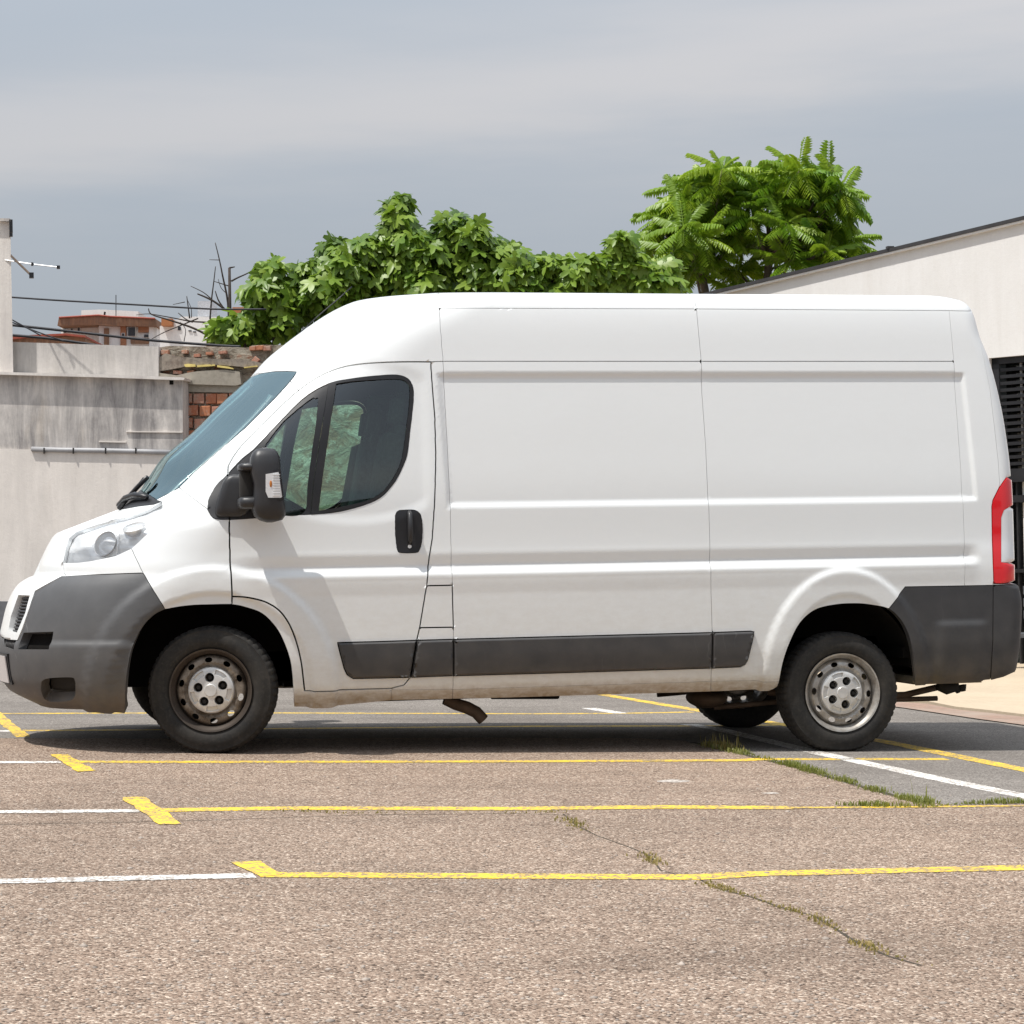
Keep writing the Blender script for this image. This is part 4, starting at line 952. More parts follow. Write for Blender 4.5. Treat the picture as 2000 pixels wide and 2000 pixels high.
# loose stones
ST=m_simple('stone',(.33,.28,.24),.85,var=.5,scale=20)
bm=bmesh.new(); bmesh.ops.create_icosphere(bm,subdivisions=1,radius=1); sv=[v.co.copy() for v in bm.verts]; sf=[[v.index for v in f.verts] for f in bm.faces]; bm.free()
mb=MB()
for k in range(1500):
    u=random.uniform(-20,2020); v=random.choice([random.uniform(1500,2010),random.uniform(1700,2010)]); p=on_ground(u,v); s_=random.uniform(.003,.0075)*(1.6 if random.random()<.06 else 1)
    mb.add([Vector(p)+Vector((a.x*s_*random.uniform(.8,1.3),a.y*s_*random.uniform(.8,1.3),a.z*s_*.55)) for a in sv],sf)
tag(mb.build('gravel',ST,None,True),'loose grit scattered over the brown asphalt','gravel',kind='stuff')

# ------------------------------------------------------------------ LEFT: WALLS
WA=R_(-18); W0=np.array((-1.5,9.,0)); WD=np.array((math.cos(WA),math.sin(WA),0)); WN=np.array((math.sin(WA),-math.cos(WA),0))
def wl(u,v,back=0.): return on_plane(u,v,W0-WN*back,WN)
def slab(uvs,back,thick,mb): return mb.prism([wl(u,v,back) for u,v in uvs],-WN*thick)
PL_OLD=m_plaster('old_render',(.66,.62,.58),(.25,.235,.23),1.0,True,(.50,.40,.28)); PL_LOW=m_plaster('cream_render',(.79,.735,.68),(.50,.465,.43),.4,True,(.44,.34,.25))
PL_PAR=m_plaster('grey_render',(.56,.53,.50),(.27,.255,.24),.7,True,(.42,.37,.30)); PL_HSE=m_plaster('house_render',(.74,.70,.65),(.36,.32,.31),.45,True,(.5,.42,.34)); PLINTH=m_plaster('plinth_grey',(.16,.16,.17),(.08,.08,.085),.4,False)
MORT=m_plaster('rough_mortar',(.30,.26,.215),(.12,.10,.085),.8,False,(.32,.19,.12)); LINT=m_plaster('lintel_concrete',(.36,.325,.27),(.20,.18,.15),.5,False)
gb=float(gz(-1.5))-.3
def down(u,v,back): p=wl(u,v,back); return np.array((p[0],p[1],gb))
hs=empty('house',wl(-150,1300),'tall cream rendered house end at the left edge with a grey stained top','house')
HV=np.array((-1.6,3.4,0)); mb=MB(); mb.prism([wl(u,v,.02) for u,v in [(-1100,416),(20,431),(26,727),(-1100,699)]],HV); mb.build('wall',PL_HSE,hs)
mb=MB(); mb.prism([wl(u,v,-.02) for u,v in [(-1100,411),(20,426.5),(21,432),(-1100,417)]],HV); mb.build('coping',PL_OLD,hs)
mb=MB(); mb.box(wl(21.5,442,.0),(.03,.04,.12)); mb.build('bracket',BLACK,hs)
mb=MB(); mb.box(wl(21.5,459,.0),(.03,.04,.03)); mb.build('bracket',BLACK,hs)
cw=empty('rendered_wall',wl(180,1300),'tall stained grey and cream rendered wall with a pipe, left of the van','wall')
def wallface(u0,u1,vt0,vt1,back,thick,mat,name,vb=None):
    a=wl(u0,vt0,back); b=wl(u1,vt1,back)
    if vb is None: poly=[a,b,np.array((b[0],b[1],gb)),np.array((a[0],a[1],gb))]
    else: poly=[a,b,wl(u1,vb[1],back),wl(u0,vb[0],back)]
    return MB().prism(poly,-WN*thick).build(name,mat,cw)
wallface(-1100,357,699,737,.0,.5,PL_OLD,'upper_wall',(854,884))
wallface(-1100,357,854,884,-.02,.52,PL_LOW,'lower_wall')
wallface(20,309.5,667.7,677,.16,.34,PL_PAR,'parapet',(728,736))
mb=MB(); slab([(-1100,698),(20,727),(200,731),(340,736.5),(361,738),(359,742),(340,742),(200,737),(20,732),(-1100,703)],-.07,.55,mb); mb.build('coping',PL_HSE,cw)
mb=MB(); slab([(246,842),(356,843),(356,845),(246,844)],-.015,.03,mb); mb.build('render_ledge',PL_LOW,cw)
mb=MB(); slab([(193,861),(246,862),(246,864.5),(193,863.5)],-.015,.03,mb); mb.build('render_ledge',PL_LOW,cw)
mb=MB(); slab([(331,741),(338,741),(338,751),(331,751)],-.012,.02,mb); mb.build('drain_hole',VOID,cw)
mb=MB(); mb.tube([wl(62,877,-.026),wl(120,879,-.026),wl(200,880,-.026),wl(280,882,-.026),wl(340,884,-.026)],.023,10); dp=mb.build('drain_pipe',m_simple('grey_pipe',(.36,.36,.37),.5,var=.15),cw,True)
for u in (86,143,206,265): MB().box(wl(u,880.5,-.028),(.012,.05,.052)).build('pipe_clip',DUSTY,dp)
mb=MB(); a=wl(-1100,1157,-.04); b=wl(357,1180,-.04); mb.prism([a,b,np.array((b[0],b[1],gb)),np.array((a[0],a[1],gb))],-WN*.1); mb.build('plinth',PLINTH,cw)
# brick wall running behind the van
bw=empty('brick_wall',wl(600,1300,.2),'broken old wall of orange bricks under crumbling mortar, seen past the windscreen','wall')
BB=.22
MRT2=Mat('rubble_mortar',(.3,.26,.2),.9,spec=.2); p_=MRT2.tc(); n1=MRT2.noise(MRT2.mapping(p_,(1,1,2.2)),4.2,7,.72,1.0); n2=MRT2.noise(MRT2.mapping(p_,(1,1,1.6),(5,3,1)),3.1,6,.7,.8); cc=MRT2.mix(MRT2.ramp(n1,[(.42,0.),(.55,1.)]),(.20,.165,.125),(.40,.36,.29)); cc=MRT2.mix(MRT2.ramp(n2,[(.55,0.),(.62,.85)]),cc,(.33,.15,.085)); cc=MRT2.mix(MRT2.ramp(n1,[(.32,.85),(.40,0.)]),cc,(.07,.058,.048)); MRT2.col(cc); MRT2.bump(MRT2.math('ADD',n1,n2),1.,.05)
def bface(uvs,back,thick,mat,name): mb=MB(); slab(uvs,back,thick,mb); return mb.build(name,mat,bw)
a=wl(309,676,BB); 
mb=MB(); ru=[(309,679),(330,675.5),(352,676),(385,676.5),(420,677),(455,678),(487,678.5),(492,674.5),(520,673.5),(560,674),(640,675),(900,676),(1300,674)]
poly=[wl(u,v,BB+.03) for u,v in ru]; low=[wl(309,764,BB+.03),wl(900,764,BB+.03),wl(1300,764,BB+.03)]; mb.prism(poly+low[::-1],-WN*.3); mb.build('mortar',MRT2.m,bw)
RUB=Mat('rubble_render',(.4,.3,.2),.9,spec=.2); p_=RUB.tc(); n1=RUB.noise(p_,3.2,6,.7,1.2); n2=RUB.noise(RUB.mapping(p_,(1,1,1),(5,3,1)),4.5,6,.7,.8); cc=RUB.mix(RUB.ramp(n1,[(.40,0.),(.52,1.)]),(.30,.20,.14),(.36,.33,.27)); cc=RUB.mix(RUB.ramp(n2,[(.52,0.),(.60,.9)]),cc,(.60,.57,.51)); cc=RUB.mix(RUB.ramp(n2,[(.30,.7),(.40,0.)]),cc,(.12,.10,.08)); RUB.col(cc); RUB.bump(RUB.math('ADD',n1,n2),.9,.05)
mb=MB(); mb.prism(low+[np.array((low[2][0],low[2][1],gb)),np.array((low[0][0],low[0][1],gb))],-WN*.3); mb.build('rubble_face',RUB.m,bw)
bface([(309,700),(322,690),(350,697),(385,699),(420,701),(470,702),(500,706),(520,712),(520,722),(470,716),(430,713),(395,712),(360,716),(330,722),(309,725)],BB-.04,.08,MORT,'mortar_ledge')
bface([(309,728),(345,733),(372,727),(395,724),(440,722),(468,726),(471,750),(460,753),(357,750),(357,741),(330,738),(309,737)],BB-.05,.1,LINT,'lintel')
bface([(355,751),(470,753),(465,767),(355,765)],BB-.015,.06,LINT,'lintel')
YS=m_simple('yellow_strip',(.62,.50,.17),.6,var=.3)
for q in ([(359,712),(367,710.5),(381,711.5),(382,716),(362,716.5)],[(384,713),(410,711.5),(414,715),(385,717)],[(413,712),(419,711.5),(420,714.5),(414,715)],[(424,713),(446,716),(456,719),(455,721),(424,717)],[(476,717),(502,714),(503,716),(477,719)]): bface(q,BB-.06,.03,YS,'tape_strip')
e0=wl(1290,700,BB); e1=np.array((6.1,15.6,0.)); tz=float(wl(1290,674,BB+.03)[2]); mb=MB(); mb.prism([np.array((e0[0],e0[1],gb)),np.array((e0[0],e0[1],tz)),np.array((e1[0],e1[1],tz)),np.array((e1[0],e1[1],gb))],np.array((.3,-.05,0))); mb.build('return_wall',MORT,bw)
BRK=m_brick('orange_brick',[(.38,.14,.08),(.46,.19,.10),(.42,.21,.15),(.48,.25,.18),(.34,.15,.10)]); BRKD=m_brick('worn_brick',[(.24,.12,.08),(.30,.13,.08),(.22,.15,.11)])
def brick_mesh(w,h,d,seed):
    r=random.Random(seed); bm=bmesh.new(); bmesh.ops.create_cube(bm,size=1)
    for v in bm.verts: v.co=Vector((v.co.x*w*(1+r.uniform(-.04,.04)),v.co.y*d,v.co.z*h*(1+r.uniform(-.05,.05))))
    bmesh.ops.bevel(bm,geom=[e for e in bm.edges if all(v.co.y<0 for v in e.verts)],offset=.006,segments=1,affect='EDGES')
    me=bpy.data.meshes.new('brick'); bm.to_mesh(me); bm.free(); me.materials.append(BRK); return me
bms=[brick_mesh(.107,.100,.12,i) for i in range(4)]; BWL=np.array(bw.location)
def put_brick(u,v,sx=1.,sz=1.,proud=.0,rot=0.,mat=None):
    o=bpy.data.objects.new('brick',random.choice(bms)); COL.objects.link(o); o.parent=bw; o.location=tuple(wl(u,v,BB-.012-proud)-BWL-WN*.0+np.array((0,.06,0))); o.scale=(sx,1,sz); o.rotation_euler=(0,rot+random.gauss(0,.008),WA)
    return o
for r in range(11):
    v=777+r*24.4
    for c in range(15):
        u=346+c*23.2+(11.6 if r%2 else 0)+random.gauss(0,.5)
        if u>485: continue
        if u<352+(5 if r%2==0 else 0): continue
        put_brick(u+random.gauss(0,.3),v+(c*.35)+random.gauss(0,.5),.93,.93,random.uniform(-.012,.012))
for u,v,sx,sz,rt in ((350,727,.75,.32,.1),(376,727,.6,.34,-.15),(388,694,.55,.3,0),(503,703,.5,.55,.7),(364,687,.5,.3,0),(412,690,.6,.25,0),(438,688,.7,.25,0),(497,680,.55,.35,0),(511,679,.6,.4,0),(525,680,.6,.4,0),(325,688,.7,.4,0)):
    put_brick(u,v,sx,sz,.006,rt)
# TV aerial on the house end, overhead cables
an=empty('tv_antenna',at_w(30,520,19.7),'small grey television aerial sticking out from the house end','antenna')
mb=MB(); mb.tube([at_w(8,483,19.8),at_w(22,500,19.7),at_w(61,538,19.4)],.010,6); mb.build('boom',RUST,an)
mb=MB(); mb.box(at_w(61.5,538,19.39),(.04,.04,.05)); mb.build('end_cap',BLACK,an)
mb=MB(); mb.tube([at_w(10,508,19.7),at_w(63,516,19.6),at_w(114,522,19.5)],.0065,6); mb.build('element',m_simple('aluminium',(.62,.62,.62),.4,.5),an)
MB().box(at_w(114,522,19.49),(.03,.03,.03)).build('end_cap',BLACK,an); MB().box(at_w(63,516,19.58),(.02,.03,.03)).build('clamp',BLACK,an)
CB=m_simple('cable_black',(.03,.03,.035),.6)
for pts,w,r,lab in (([(15,580),(120,587),(280,596),(414,603.5),(520,604)],24,.011,'uppermost black cable against the sky, from the house to the bare branches'),([(15,634),(145,648),(290,664),(429,675),(470,677)],23,.016,'thick black cable crossing in front of the apartment block'),([(15,654),(87,660),(139,667),(200,676)],23.5,.017,'lowest black cable just above the grey parapet'),([(15,620),(50,639),(79,655)],22.5,.008,'short slack cable falling from the house wall'),([(15,626),(78,650),(127,667)],22.8,.008,'thin slack cable below the short one by the house wall')):
    mb=MB(); mb.tube(catmull([at_w(u,v,w) for u,v in pts],6),r,6); tag(mb.build('cable',CB,None,True),lab,'cable','overhead cables by the house')

# ------------------------------------------------------------------ FAR BUILDINGS
WHT=m_plaster('white_facade',(.80,.80,.79),(.58,.57,.55),.25); BRN=m_plaster('brown_facade',(.30,.165,.10),(.15,.10,.075),.75); REDR=m_simple('red_rail',(.30,.07,.045),.7); SHUT=m_simple('brown_shutter',(.33,.15,.08),.8); DKW=m_simple('dark_window',(.035,.035,.04),.2); ORB=m_plaster('orange_wall',(.42,.18,.08),(.28,.13,.07),.3)
def vol(mb,u0,v0,u1,v1,w,depth,toground=False,skew=0.):
    a=at_w(u0,v0,w); b=at_w(u1,v0,w-skew); c=at_w(u1,v1,w-skew); d=at_w(u0,v1,w)
    if toground: c=np.array((c[0],c[1],-9.)); d=np.array((d[0],d[1],-9.))
    return mb.prism([a,b,c,d],np.array((math.sin(YAW),math.cos(YAW),0))*depth)
ap=empty('apartment_block',at_w(210,1100,252),'white and brown apartment block with a flat roof, seen above the parapet','building')
def pt(name,mat,u0,v0,u1,v1,w=250,depth=11.,tg=False,par=None,skew=0.): return vol(MB(),u0,v0,u1,v1,w,depth,tg,skew).build(name,mat,par or ap)
pt('wall',WHT,119,632,193,640,250,12,True); pt('wall',WHT,193,630,306,640,248,12,True)
mb=MB()
mb.prism([at_w(u,v,247) for u,v in ((115,620),(192,616),(215,618),(303,622),(307,638),(215,636),(192,634),(112,636))],np.array((math.sin(YAW),math.cos(YAW),0))*14); mb.build('cornice',BRN,ap)
mb=MB(); mb.tube([at_w(115,620,246.9),at_w(192,615.5,246.9),at_w(215,618,246.9),at_w(303,622,246.9)],.10,5); mb.build('rail',REDR,ap)
mb=MB(); mb.prism([at_w(u,v,251) for u,v in ((158,621),(159,606),(195,604.5),(270,608),(270,622))],np.array((math.sin(YAW),math.cos(YAW),0))*8); mb.build('roof_house',WHT,ap)
mb=MB(); mb.tube([at_w(226.5,618,249),at_w(226.5,576,249)],.05,5); mb.build('mast',DUSTY,ap)
mb=MB(); mb.tube([at_w(204,616,249),at_w(205,609,249)],.12,5); mb.build('vent_pipe',DUSTY,ap)
for u0,v0,u1,v1,m in ((203,641,212,720,BRN),(235,637,246,720,SHUT),(291,637,300,720,WHT),(255,661,292,671,BRN),(270,638,291,649,SHUT)): pt('panel' if m is BRN else 'shutter' if m is SHUT else 'pilaster',m,u0,v0,u1,v1,247.6,.6)
for u0,v0,u1,v1 in ((124,643,129,650),(138,642,142,649),(151.5,640,155.5,648),(250,639,264,656),(238,651,243,657),(281,653,290,659)):
    w_=249.6 if u0<190 else 247.5; f=pt('window',WHT,u0-.8,v0-.8,u1+.8,v1+.8,w_,.4); vol(MB(),u0,v0,u1,v1,w_-.06,.2).build('pane',DKW,f)
lb=empty('low_building',at_w(90,1100,232),'low brown building with a red roof edge beside the apartment block','building')
pt('wall',BRN,10,657,166,700,230,14,True,lb)
mb=MB(); mb.prism([at_w(u,v,229.5) for u,v in ((10,660),(60,654),(128,651),(166,655),(166,659),(128,655),(60,658.5),(10,664))],np.array((math.sin(YAW),math.cos(YAW),0))*14); mb.build('roof_edge',REDR,lb)
hb=empty('white_house',at_w(375,1100,202),'white house with stepped roof behind the bare branches','building')
mb=MB(); P=[at_w(u,v,200) for u,v in ((312,637),(336,629),(356,618),(432,619),(500,617))]; P+= [np.array((P[-1][0],P[-1][1],-9)),np.array((P[0][0],P[0][1],-9))]; mb.prism(P,np.array((math.sin(YAW),math.cos(YAW),0))*12); mb.build('wall',WHT,hb)
pt('chimney_block',ORB,315,622,336,636,199,3,False,hb); pt('water_tank',m_simple('tank',(.42,.43,.45),.5),386,588,413,618,203,4,False,hb); pt('orange_block',ORB,454,600,495,618,199.5,5,False,hb); pt('brown_strip',BRN,403,664,440,720,199.5,1,False,hb)
for u0,v0,u1,v1 in ((347,638,353,645),(368,645,374,647),(377,647,383,649)): pt('window',DKW,u0,v0,u1,v1,199.9,.3,False,hb)

# ------------------------------------------------------------------ BARE TREE
c1=lambda pts:[(x*.2899,400+y*.2899) for x,y in pts]
BARK=m_simple('dead_bark',(.055,.042,.035),.9,var=.4,scale=30); dt=empty('dead_tree',at_w(440,1250,25),'bare dead tree with dark leafless branches beside the fig bushes','tree')
MB().tube([at_w(450,1280,25),at_w(449,900,25),at_w(450,660,25),at_w(449,612,25),at_w(448,523,25)],[.06,.05,.03,.02,.016],7).build('trunk',BARK,dt,True)
for pts,r0,r1 in (([(1545,425),(1582,418)],.012,.006),([(1558,515),(1600,492),(1660,465),(1755,415)],.012,.006),([(1545,900),(1535,660),(1500,480),(1478,370),(1450,255)],.016,.005),([(1415,770),(1425,640),(1440,520),(1452,415)],.012,.005),([(1510,700),(1440,650),(1380,620),(1330,600)],.016,.009),([(1430,640),(1370,590),(1285,548)],.008,.004),([(1505,695),(1470,640),(1450,580)],.012,.006),([(1460,925),(1400,880),(1300,830),(1200,795),(1120,770),(1020,738),(1000,698)],.018,.006),([(1440,795),(1360,790),(1270,780),(1200,728)],.014,.005),([(1278,765),(1268,690),(1258,615)],.010,.005),([(1300,790),(1230,775),(1100,750),(1000,735),(918,742)],.010,.003),([(1335,765),(1200,820),(1100,862),(1008,912)],.009,.004),([(1245,655),(1165,672)],.006,.003),([(1545,548),(1440,515)],.008,.004),([(1482,372),(1410,370)],.006,.003),([(1290,760),(1288,700),(1262,640)],.006,.003),([(1240,920),(1250,840),(1215,790)],.006,.003),([(1530,600),(1490,560),(1470,500)],.006,.003)):
    MB().tube(catmull([at_w(u,v,25+random.uniform(-.3,.3)*0) for u,v in c1(pts)],4),[r0+(r1-r0)*i/(4*(len(pts)-1)) for i in range(4*(len(pts)-1)+1)],6).build('branch',BARK,dt,True)

# ------------------------------------------------------------------ FIG BUSHES
def fig_leaf(seed):
    r=random.Random(seed); pol=[(180,.10),(152,.50),(128,.74),(108,.66),(93,.46),(72,.80),(55,.95),(40,.74),(27,.48),(14,.86),(0,1.08),(-14,.86),(-27,.48),(-40,.74),(-55,.95),(-72,.80),(-93,.46),(-108,.66),(-128,.74),(-152,.50)]
    vs=[(0,0,0)]; 
    for a,q in pol: q*=r.uniform(.92,1.08); x=q*math.cos(R_(a))+.15; y=q*math.sin(R_(a))*.95; vs.append((x,y,-.16*q*q+.10*abs(y)-.12*max(0,x)**2))
    vs[0]=(.15,0,.03)
    return vs,[(0,i,i%len(pol)+1) for i in range(1,len(pol)+1)]
FIG=m_leaf('fig_leaf',(.095,.19,.02),(.26,.37,.05),.36); FIG_SHADE=m_leaf('fig_leaf_shaded',(.06,.125,.016),(.14,.22,.035),.30)  # second material is a darker leaf copy, painting in shade between the leaves
flm=[]
for i in range(4): v_,f_=fig_leaf(i); flm.append((v_,f_,mesh_np('leaf',v_,f_,FIG,True)))
def leaf_frame(nrm,tip):
    n=Vector(nrm).normalized(); t=Vector(tip); t=(t-n*t.dot(n)).normalized(); return Matrix((t,n.cross(t),n)).transposed()
def fig_tree(cl,label,ncap=290,W_=24.5):
    cs=[(at_w(400+a*.4658,360+b*.4658,W_+random.uniform(-.15,.15)),r*.4658/FPX*W_) for a,b,r in cl]
    base=np.mean([c for c,r in cs],0); base[2]=float(gz(base[0])); base[1]+=.3
    t=empty('fig_tree',base,label,'tree','fig trees behind the wall')
    for c,r in list(cs)[::2]: cs.append((np.array((c[0],c[1]+.25,max(1.4,c[2]-1.1))),r*1.1))
    cand=[]; iv=[];jf=[]
    for c,r in cs:
        for k in range(int(90*(r/.45)**1.6)+18):
            d=Vector(rng.normal(0,1,3)); d.normalize(); d.y-=.25
            d.normalize(); rr=r*random.uniform(.72,1.06); p=Vector(c)+Vector((d.x*rr,d.y*rr*1.1,d.z*rr*.95)); cand.append((p,d,random.uniform(.10,.165)))
        for k in range(int(110*(r/.45)**1.8)+10):
            d=Vector(rng.normal(0,1,3)); d.normalize(); rr=r*random.uniform(.2,.92); p=Vector(c)+d*rr+Vector((0,.12,0)); iv.append((p,d,random.uniform(.11,.165)))
    cand.sort(key=lambda q:q[0].y); outer=cand[:ncap]; iv+=cand[ncap:]
    random.shuffle(outer)
    def fr(d):
        n=Vector((d.x*.6+random.gauss(0,.45),d.y*.4-.38+random.gauss(0,.42),d.z*.35+.62+random.gauss(0,.35))); tip=Vector((d.x+random.gauss(0,.5),d.y+random.gauss(0,.5),-.5+random.gauss(0,.3))); return leaf_frame(n,tip)
    for p,d,s in outer:
        o=bpy.data.objects.new('leaf',random.choice(flm)[2]); COL.objects.link(o); o.parent=t; M=fr(d).to_4x4(); M.translation=p-Vector(base); o.matrix_local=M@Matrix.Scale(s,4)
    vs=[];fs=[]
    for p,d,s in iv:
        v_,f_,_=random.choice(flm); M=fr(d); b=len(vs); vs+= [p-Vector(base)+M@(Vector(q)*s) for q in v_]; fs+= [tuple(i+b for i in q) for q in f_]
    o=link('foliage',mesh_np('foliage',vs,fs,FIG_SHADE,True),t); o['kind']='stuff'
    MB().tube([base+np.array((0,0,-.1)),base+np.array((.05,0,1.2)),base+np.array((0,0,2.2))],[.07,.055,.04],7).build('trunk',BARK,t,True)
    for c,r in cs: MB().tube(catmull([base+np.array((0,0,2.1)),(np.array(c)+base+np.array((0,0,2.6)))/2*np.array((1,1,1)),np.array(c)+np.array((0,0,r*.5))],4),[.035]*4+[.022]*4+[.008],5).build('branch',BARK,t,True)
fig_tree([(270,370,62),(235,450,72),(250,520,80),(330,560,82),(150,600,62),(70,615,42),(330,460,60),(200,640,60)],'fig bush at the left end, hanging over the brick wall by the dead tree')
fig_tree([(520,260,52),(560,310,70),(440,370,70),(600,360,90),(500,440,90),(430,480,90),(620,450,80),(690,260,55),(640,290,60),(560,400,90),(690,420,90),(760,440,80)],'fig bush above the cab roof front with a pointed left shoulder')
fig_tree([(810,90,52),(815,160,72),(790,240,90),(700,330,90),(900,320,105),(800,390,100),(920,420,80),(860,250,80),(720,270,60),(960,290,75),(960,400,80)],'tallest fig bush, its leafy peak above the front of the van roof')
fig_tree([(1025,165,58),(1120,215,72),(1170,300,90),(1040,300,95),(1130,390,95),(1010,420,80),(1250,290,60),(1260,390,80),(980,250,60),(960,330,80),(1320,330,60),(1310,420,70)],'broad fig bush right of the tallest fig peak')
fig_tree([(1340,360,62),(1420,380,62),(1490,370,58),(1560,380,60),(1610,350,48),(1650,400,60),(1380,430,60),(1500,440,60),(1450,340,45),(1550,345,45),(1660,350,45),(1600,430,70)],'low fig hedge over the middle of the van roof')
fig_tree([(1745,235,42),(1750,290,62),(1700,340,50),(1800,340,65),(1860,400,62),(1740,410,70),(1930,350,48),(1940,420,60)],'small round fig bush just left of the feathery tree')

# ------------------------------------------------------------------ FEATHERY TREE
AIL=m_leaf('frond_green',(.115,.25,.012),(.31,.42,.025),.38); AIL_SHADE=m_leaf('frond_shaded',(.095,.215,.012),(.24,.35,.022),.36)  # second green is darker: shade inside the crown put into the colour
def frond(seed,L_f=.56):
    r=random.Random(seed); vs=[];fs=[]; n=12; dr=r.uniform(.14,.34)
    def rp(t): return Vector((L_f*t*(1-.2*t*t*dr),0,-L_f*dr*t*t*1.15))
    for i in range(6):
        t0=i/6;t1=(i+1)/6; a=rp(t0);b_=rp(t1); b=len(vs); w=.0045*(1-t0*.6); vs+=[a+Vector((0,w,0)),a-Vector((0,w,0)),b_-Vector((0,w*.8,0)),b_+Vector((0,w*.8,0))]; fs.append((b,b+1,b+2,b+3))
    for i in range(n):
        t=.14+.86*i/(n-1); p=rp(t); ln=.165*(.62+.38*math.sin(math.pi*min(1,t*.95)))*(1 if i<n-1 else .8)
        for s in (-1,1):
            f=Vector((.34+r.uniform(-.1,.1),s*.9,-.72+r.uniform(-.2,.2))).normalized(); wv=Vector((.235,0,.05))*ln*.95; 
            b=len(vs); m1=p+f*ln*.42; tip=p+f*ln+Vector((0,0,-ln*.18))
            vs+= [p,m1+wv,m1-wv+Vector((0,0,.0)),tip,m1+Vector((0,0,.010))]; fs+= [(b,b+1,b+4),(b,b+4,b+2),(b+1,b+3,b+4),(b+4,b+3,b+2)]
    return vs,fs
fm=[]
for i in range(5): v_,f_=frond(i); fm.append((v_,f_,mesh_np('frond',v_,f_,AIL,False)))
c7=lambda x,y:(1200+x*.2795,240+y*.2795)
ros=[(750,180),(640,260),(900,230),(1060,290),(1290,190),(1180,280),(1480,270),(1580,330),(520,330),(400,440),(320,590),(480,590),(600,660),(760,440),(960,510),(1130,420),(1300,420),(1420,380),(1380,560),(1520,600),(1640,680),(1610,800),(1480,760),(1330,740),(700,300),(840,330),(480,400),(1380,270),(1560,440),(1200,560),(820,620),(360,680),(1230,820),(860,900),(870,1060),(700,760),(420,760),(560,880),(1000,720),(1480,900)]
WT=31.; tb=at_w(1420,1250,WT); tb[2]=float(gz(tb[0]))
at=empty('feathery_tree',tb,'bright green tree with long feathery compound leaves above the rear of the van','tree')
inner=at_w(*c7(930,760),WT)
trA=[at_w(1384,1260,WT),at_w(1384,800,WT),at_w(1380,600,WT),at_w(1372,540,WT),at_w(1366,470,WT)]; trB=[at_w(1499,1260,WT),at_w(1500,800,WT),at_w(1499,560,WT),at_w(1503,500,WT),at_w(1500,430,WT)]
TBK=m_simple('tree_bark',(.16,.125,.095),.9,var=.35,scale=12)
for tr in (trA,trB): MB().tube(catmull(tr,5),[.10]*6+[.075]*5+[.06]*5+[.035]*5,8).build('trunk',TBK,at,True)
fr_n=0; iv=[]; random.shuffle(ros)
for k,(a,b) in enumerate(ros):
    c=at_w(*c7(a,b),WT+random.uniform(-.9,.7)); c=c+np.array((0,0,-.28)); stem=trA if a<860 else trB; j=stem[3] if b<800 else stem[2]
    mid=(np.array(j)+c)/2+np.array((0,0,-.12)); MB().tube(catmull([j,mid,c],5),[.038-.0026*i for i in range(11)],6).build('branch',TBK,at,True)
    ax=Vector(c-inner); ax.z=abs(ax.z)*.3+1.3; ax.y-=.35; ax.normalize(); q=ax.to_track_quat('Z','Y').to_matrix()
    for i in range(14):
        th=i*2.399+k; e=R_(50-60*(i/13)**.75+random.gauss(0,4)); d=q@Vector((math.cos(th)*math.cos(e),math.sin(th)*math.cos(e),math.sin(e)))
        up=Vector((0,0,1))-d*d.z; up=up+Vector(rng.normal(0,.12,3)); M=leaf_frame(up,d); s=random.uniform(.85,1.12)*(.5 if e>R_(40) else 1)
        if fr_n<298 and not(d.y>.55):
            o=bpy.data.objects.new('frond',random.choice(fm)[2]); COL.objects.link(o); o.parent=at; m4=M.to_4x4(); m4.translation=Vector(c-tb); o.matrix_local=m4@Matrix.Scale(s,4); fr_n+=1
        else: iv.append((Vector(c),M,s))
for k in range(260):
    a,b=random.choice(ros); c=Vector(at_w(*c7(a+random.uniform(-70,70),max(420,b+90+random.uniform(-60,90))),WT+random.uniform(.2,1.4))); d=Vector(rng.normal(0,1,3)); d.normalize(); iv.append((c,leaf_frame(Vector((0,0,1))+Vector(rng.normal(0,.3,3)),d),random.uniform(.7,1)))
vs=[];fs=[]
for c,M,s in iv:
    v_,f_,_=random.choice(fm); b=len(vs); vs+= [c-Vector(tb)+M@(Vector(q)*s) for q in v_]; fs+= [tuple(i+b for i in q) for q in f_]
o=link('foliage',mesh_np('foliage',vs,fs,AIL_SHADE,False),at); o['kind']='stuff'

# ------------------------------------------------------------------ GABLED BUILDING, RIGHT
G0=at_w(1980,1305,23.5); GD=np.array((.565,-.825,0)); GN=np.array((-.825,-.565,0))
def gl_(u,v,back=0.): return on_plane(u,v,G0-GN*back,GN)
def gs(s,z,out=0.): return np.array((G0[0]+GD[0]*s,G0[1]+GD[1]*s,z))+GN*out
def s_of(p): return float((np.asarray(p)-G0)@GD)
gb_=empty('gabled_building',gs(-1,-.35),'white rendered building with a sloping dark roof edge at the right','building')
rl=[gl_(1420,568),gl_(1740,485),gl_(2000,429)]; rs=[(s_of(p),float(p[2])) for p in rl]; k1=(rs[2][1]-rs[0][1])/(rs[2][0]-rs[0][0]); zr=lambda s:rs[0][1]+k1*(s-rs[0][0])
zt=float(gl_(1960,697)[2]); sL=s_of(gl_(1934,800)); sR=sL+2.6
HS=m_plaster('white_render',(.80,.785,.765),(.60,.57,.53),.22,True)
mb=MB(); zb_=-.7
mb.prism([gs(-6,zb_),gs(sL,zb_),gs(sL,zr(sL)),gs(-6,zr(-6))],-GN*.25); mb.prism([gs(sL,zt),gs(sR,zt),gs(sR,zr(sR)),gs(sL,zr(sL))],-GN*.25); mb.prism([gs(sR,zb_),gs(sR+4,zb_),gs(sR+4,zr(sR+4)),gs(sR,zr(sR))],-GN*.25)
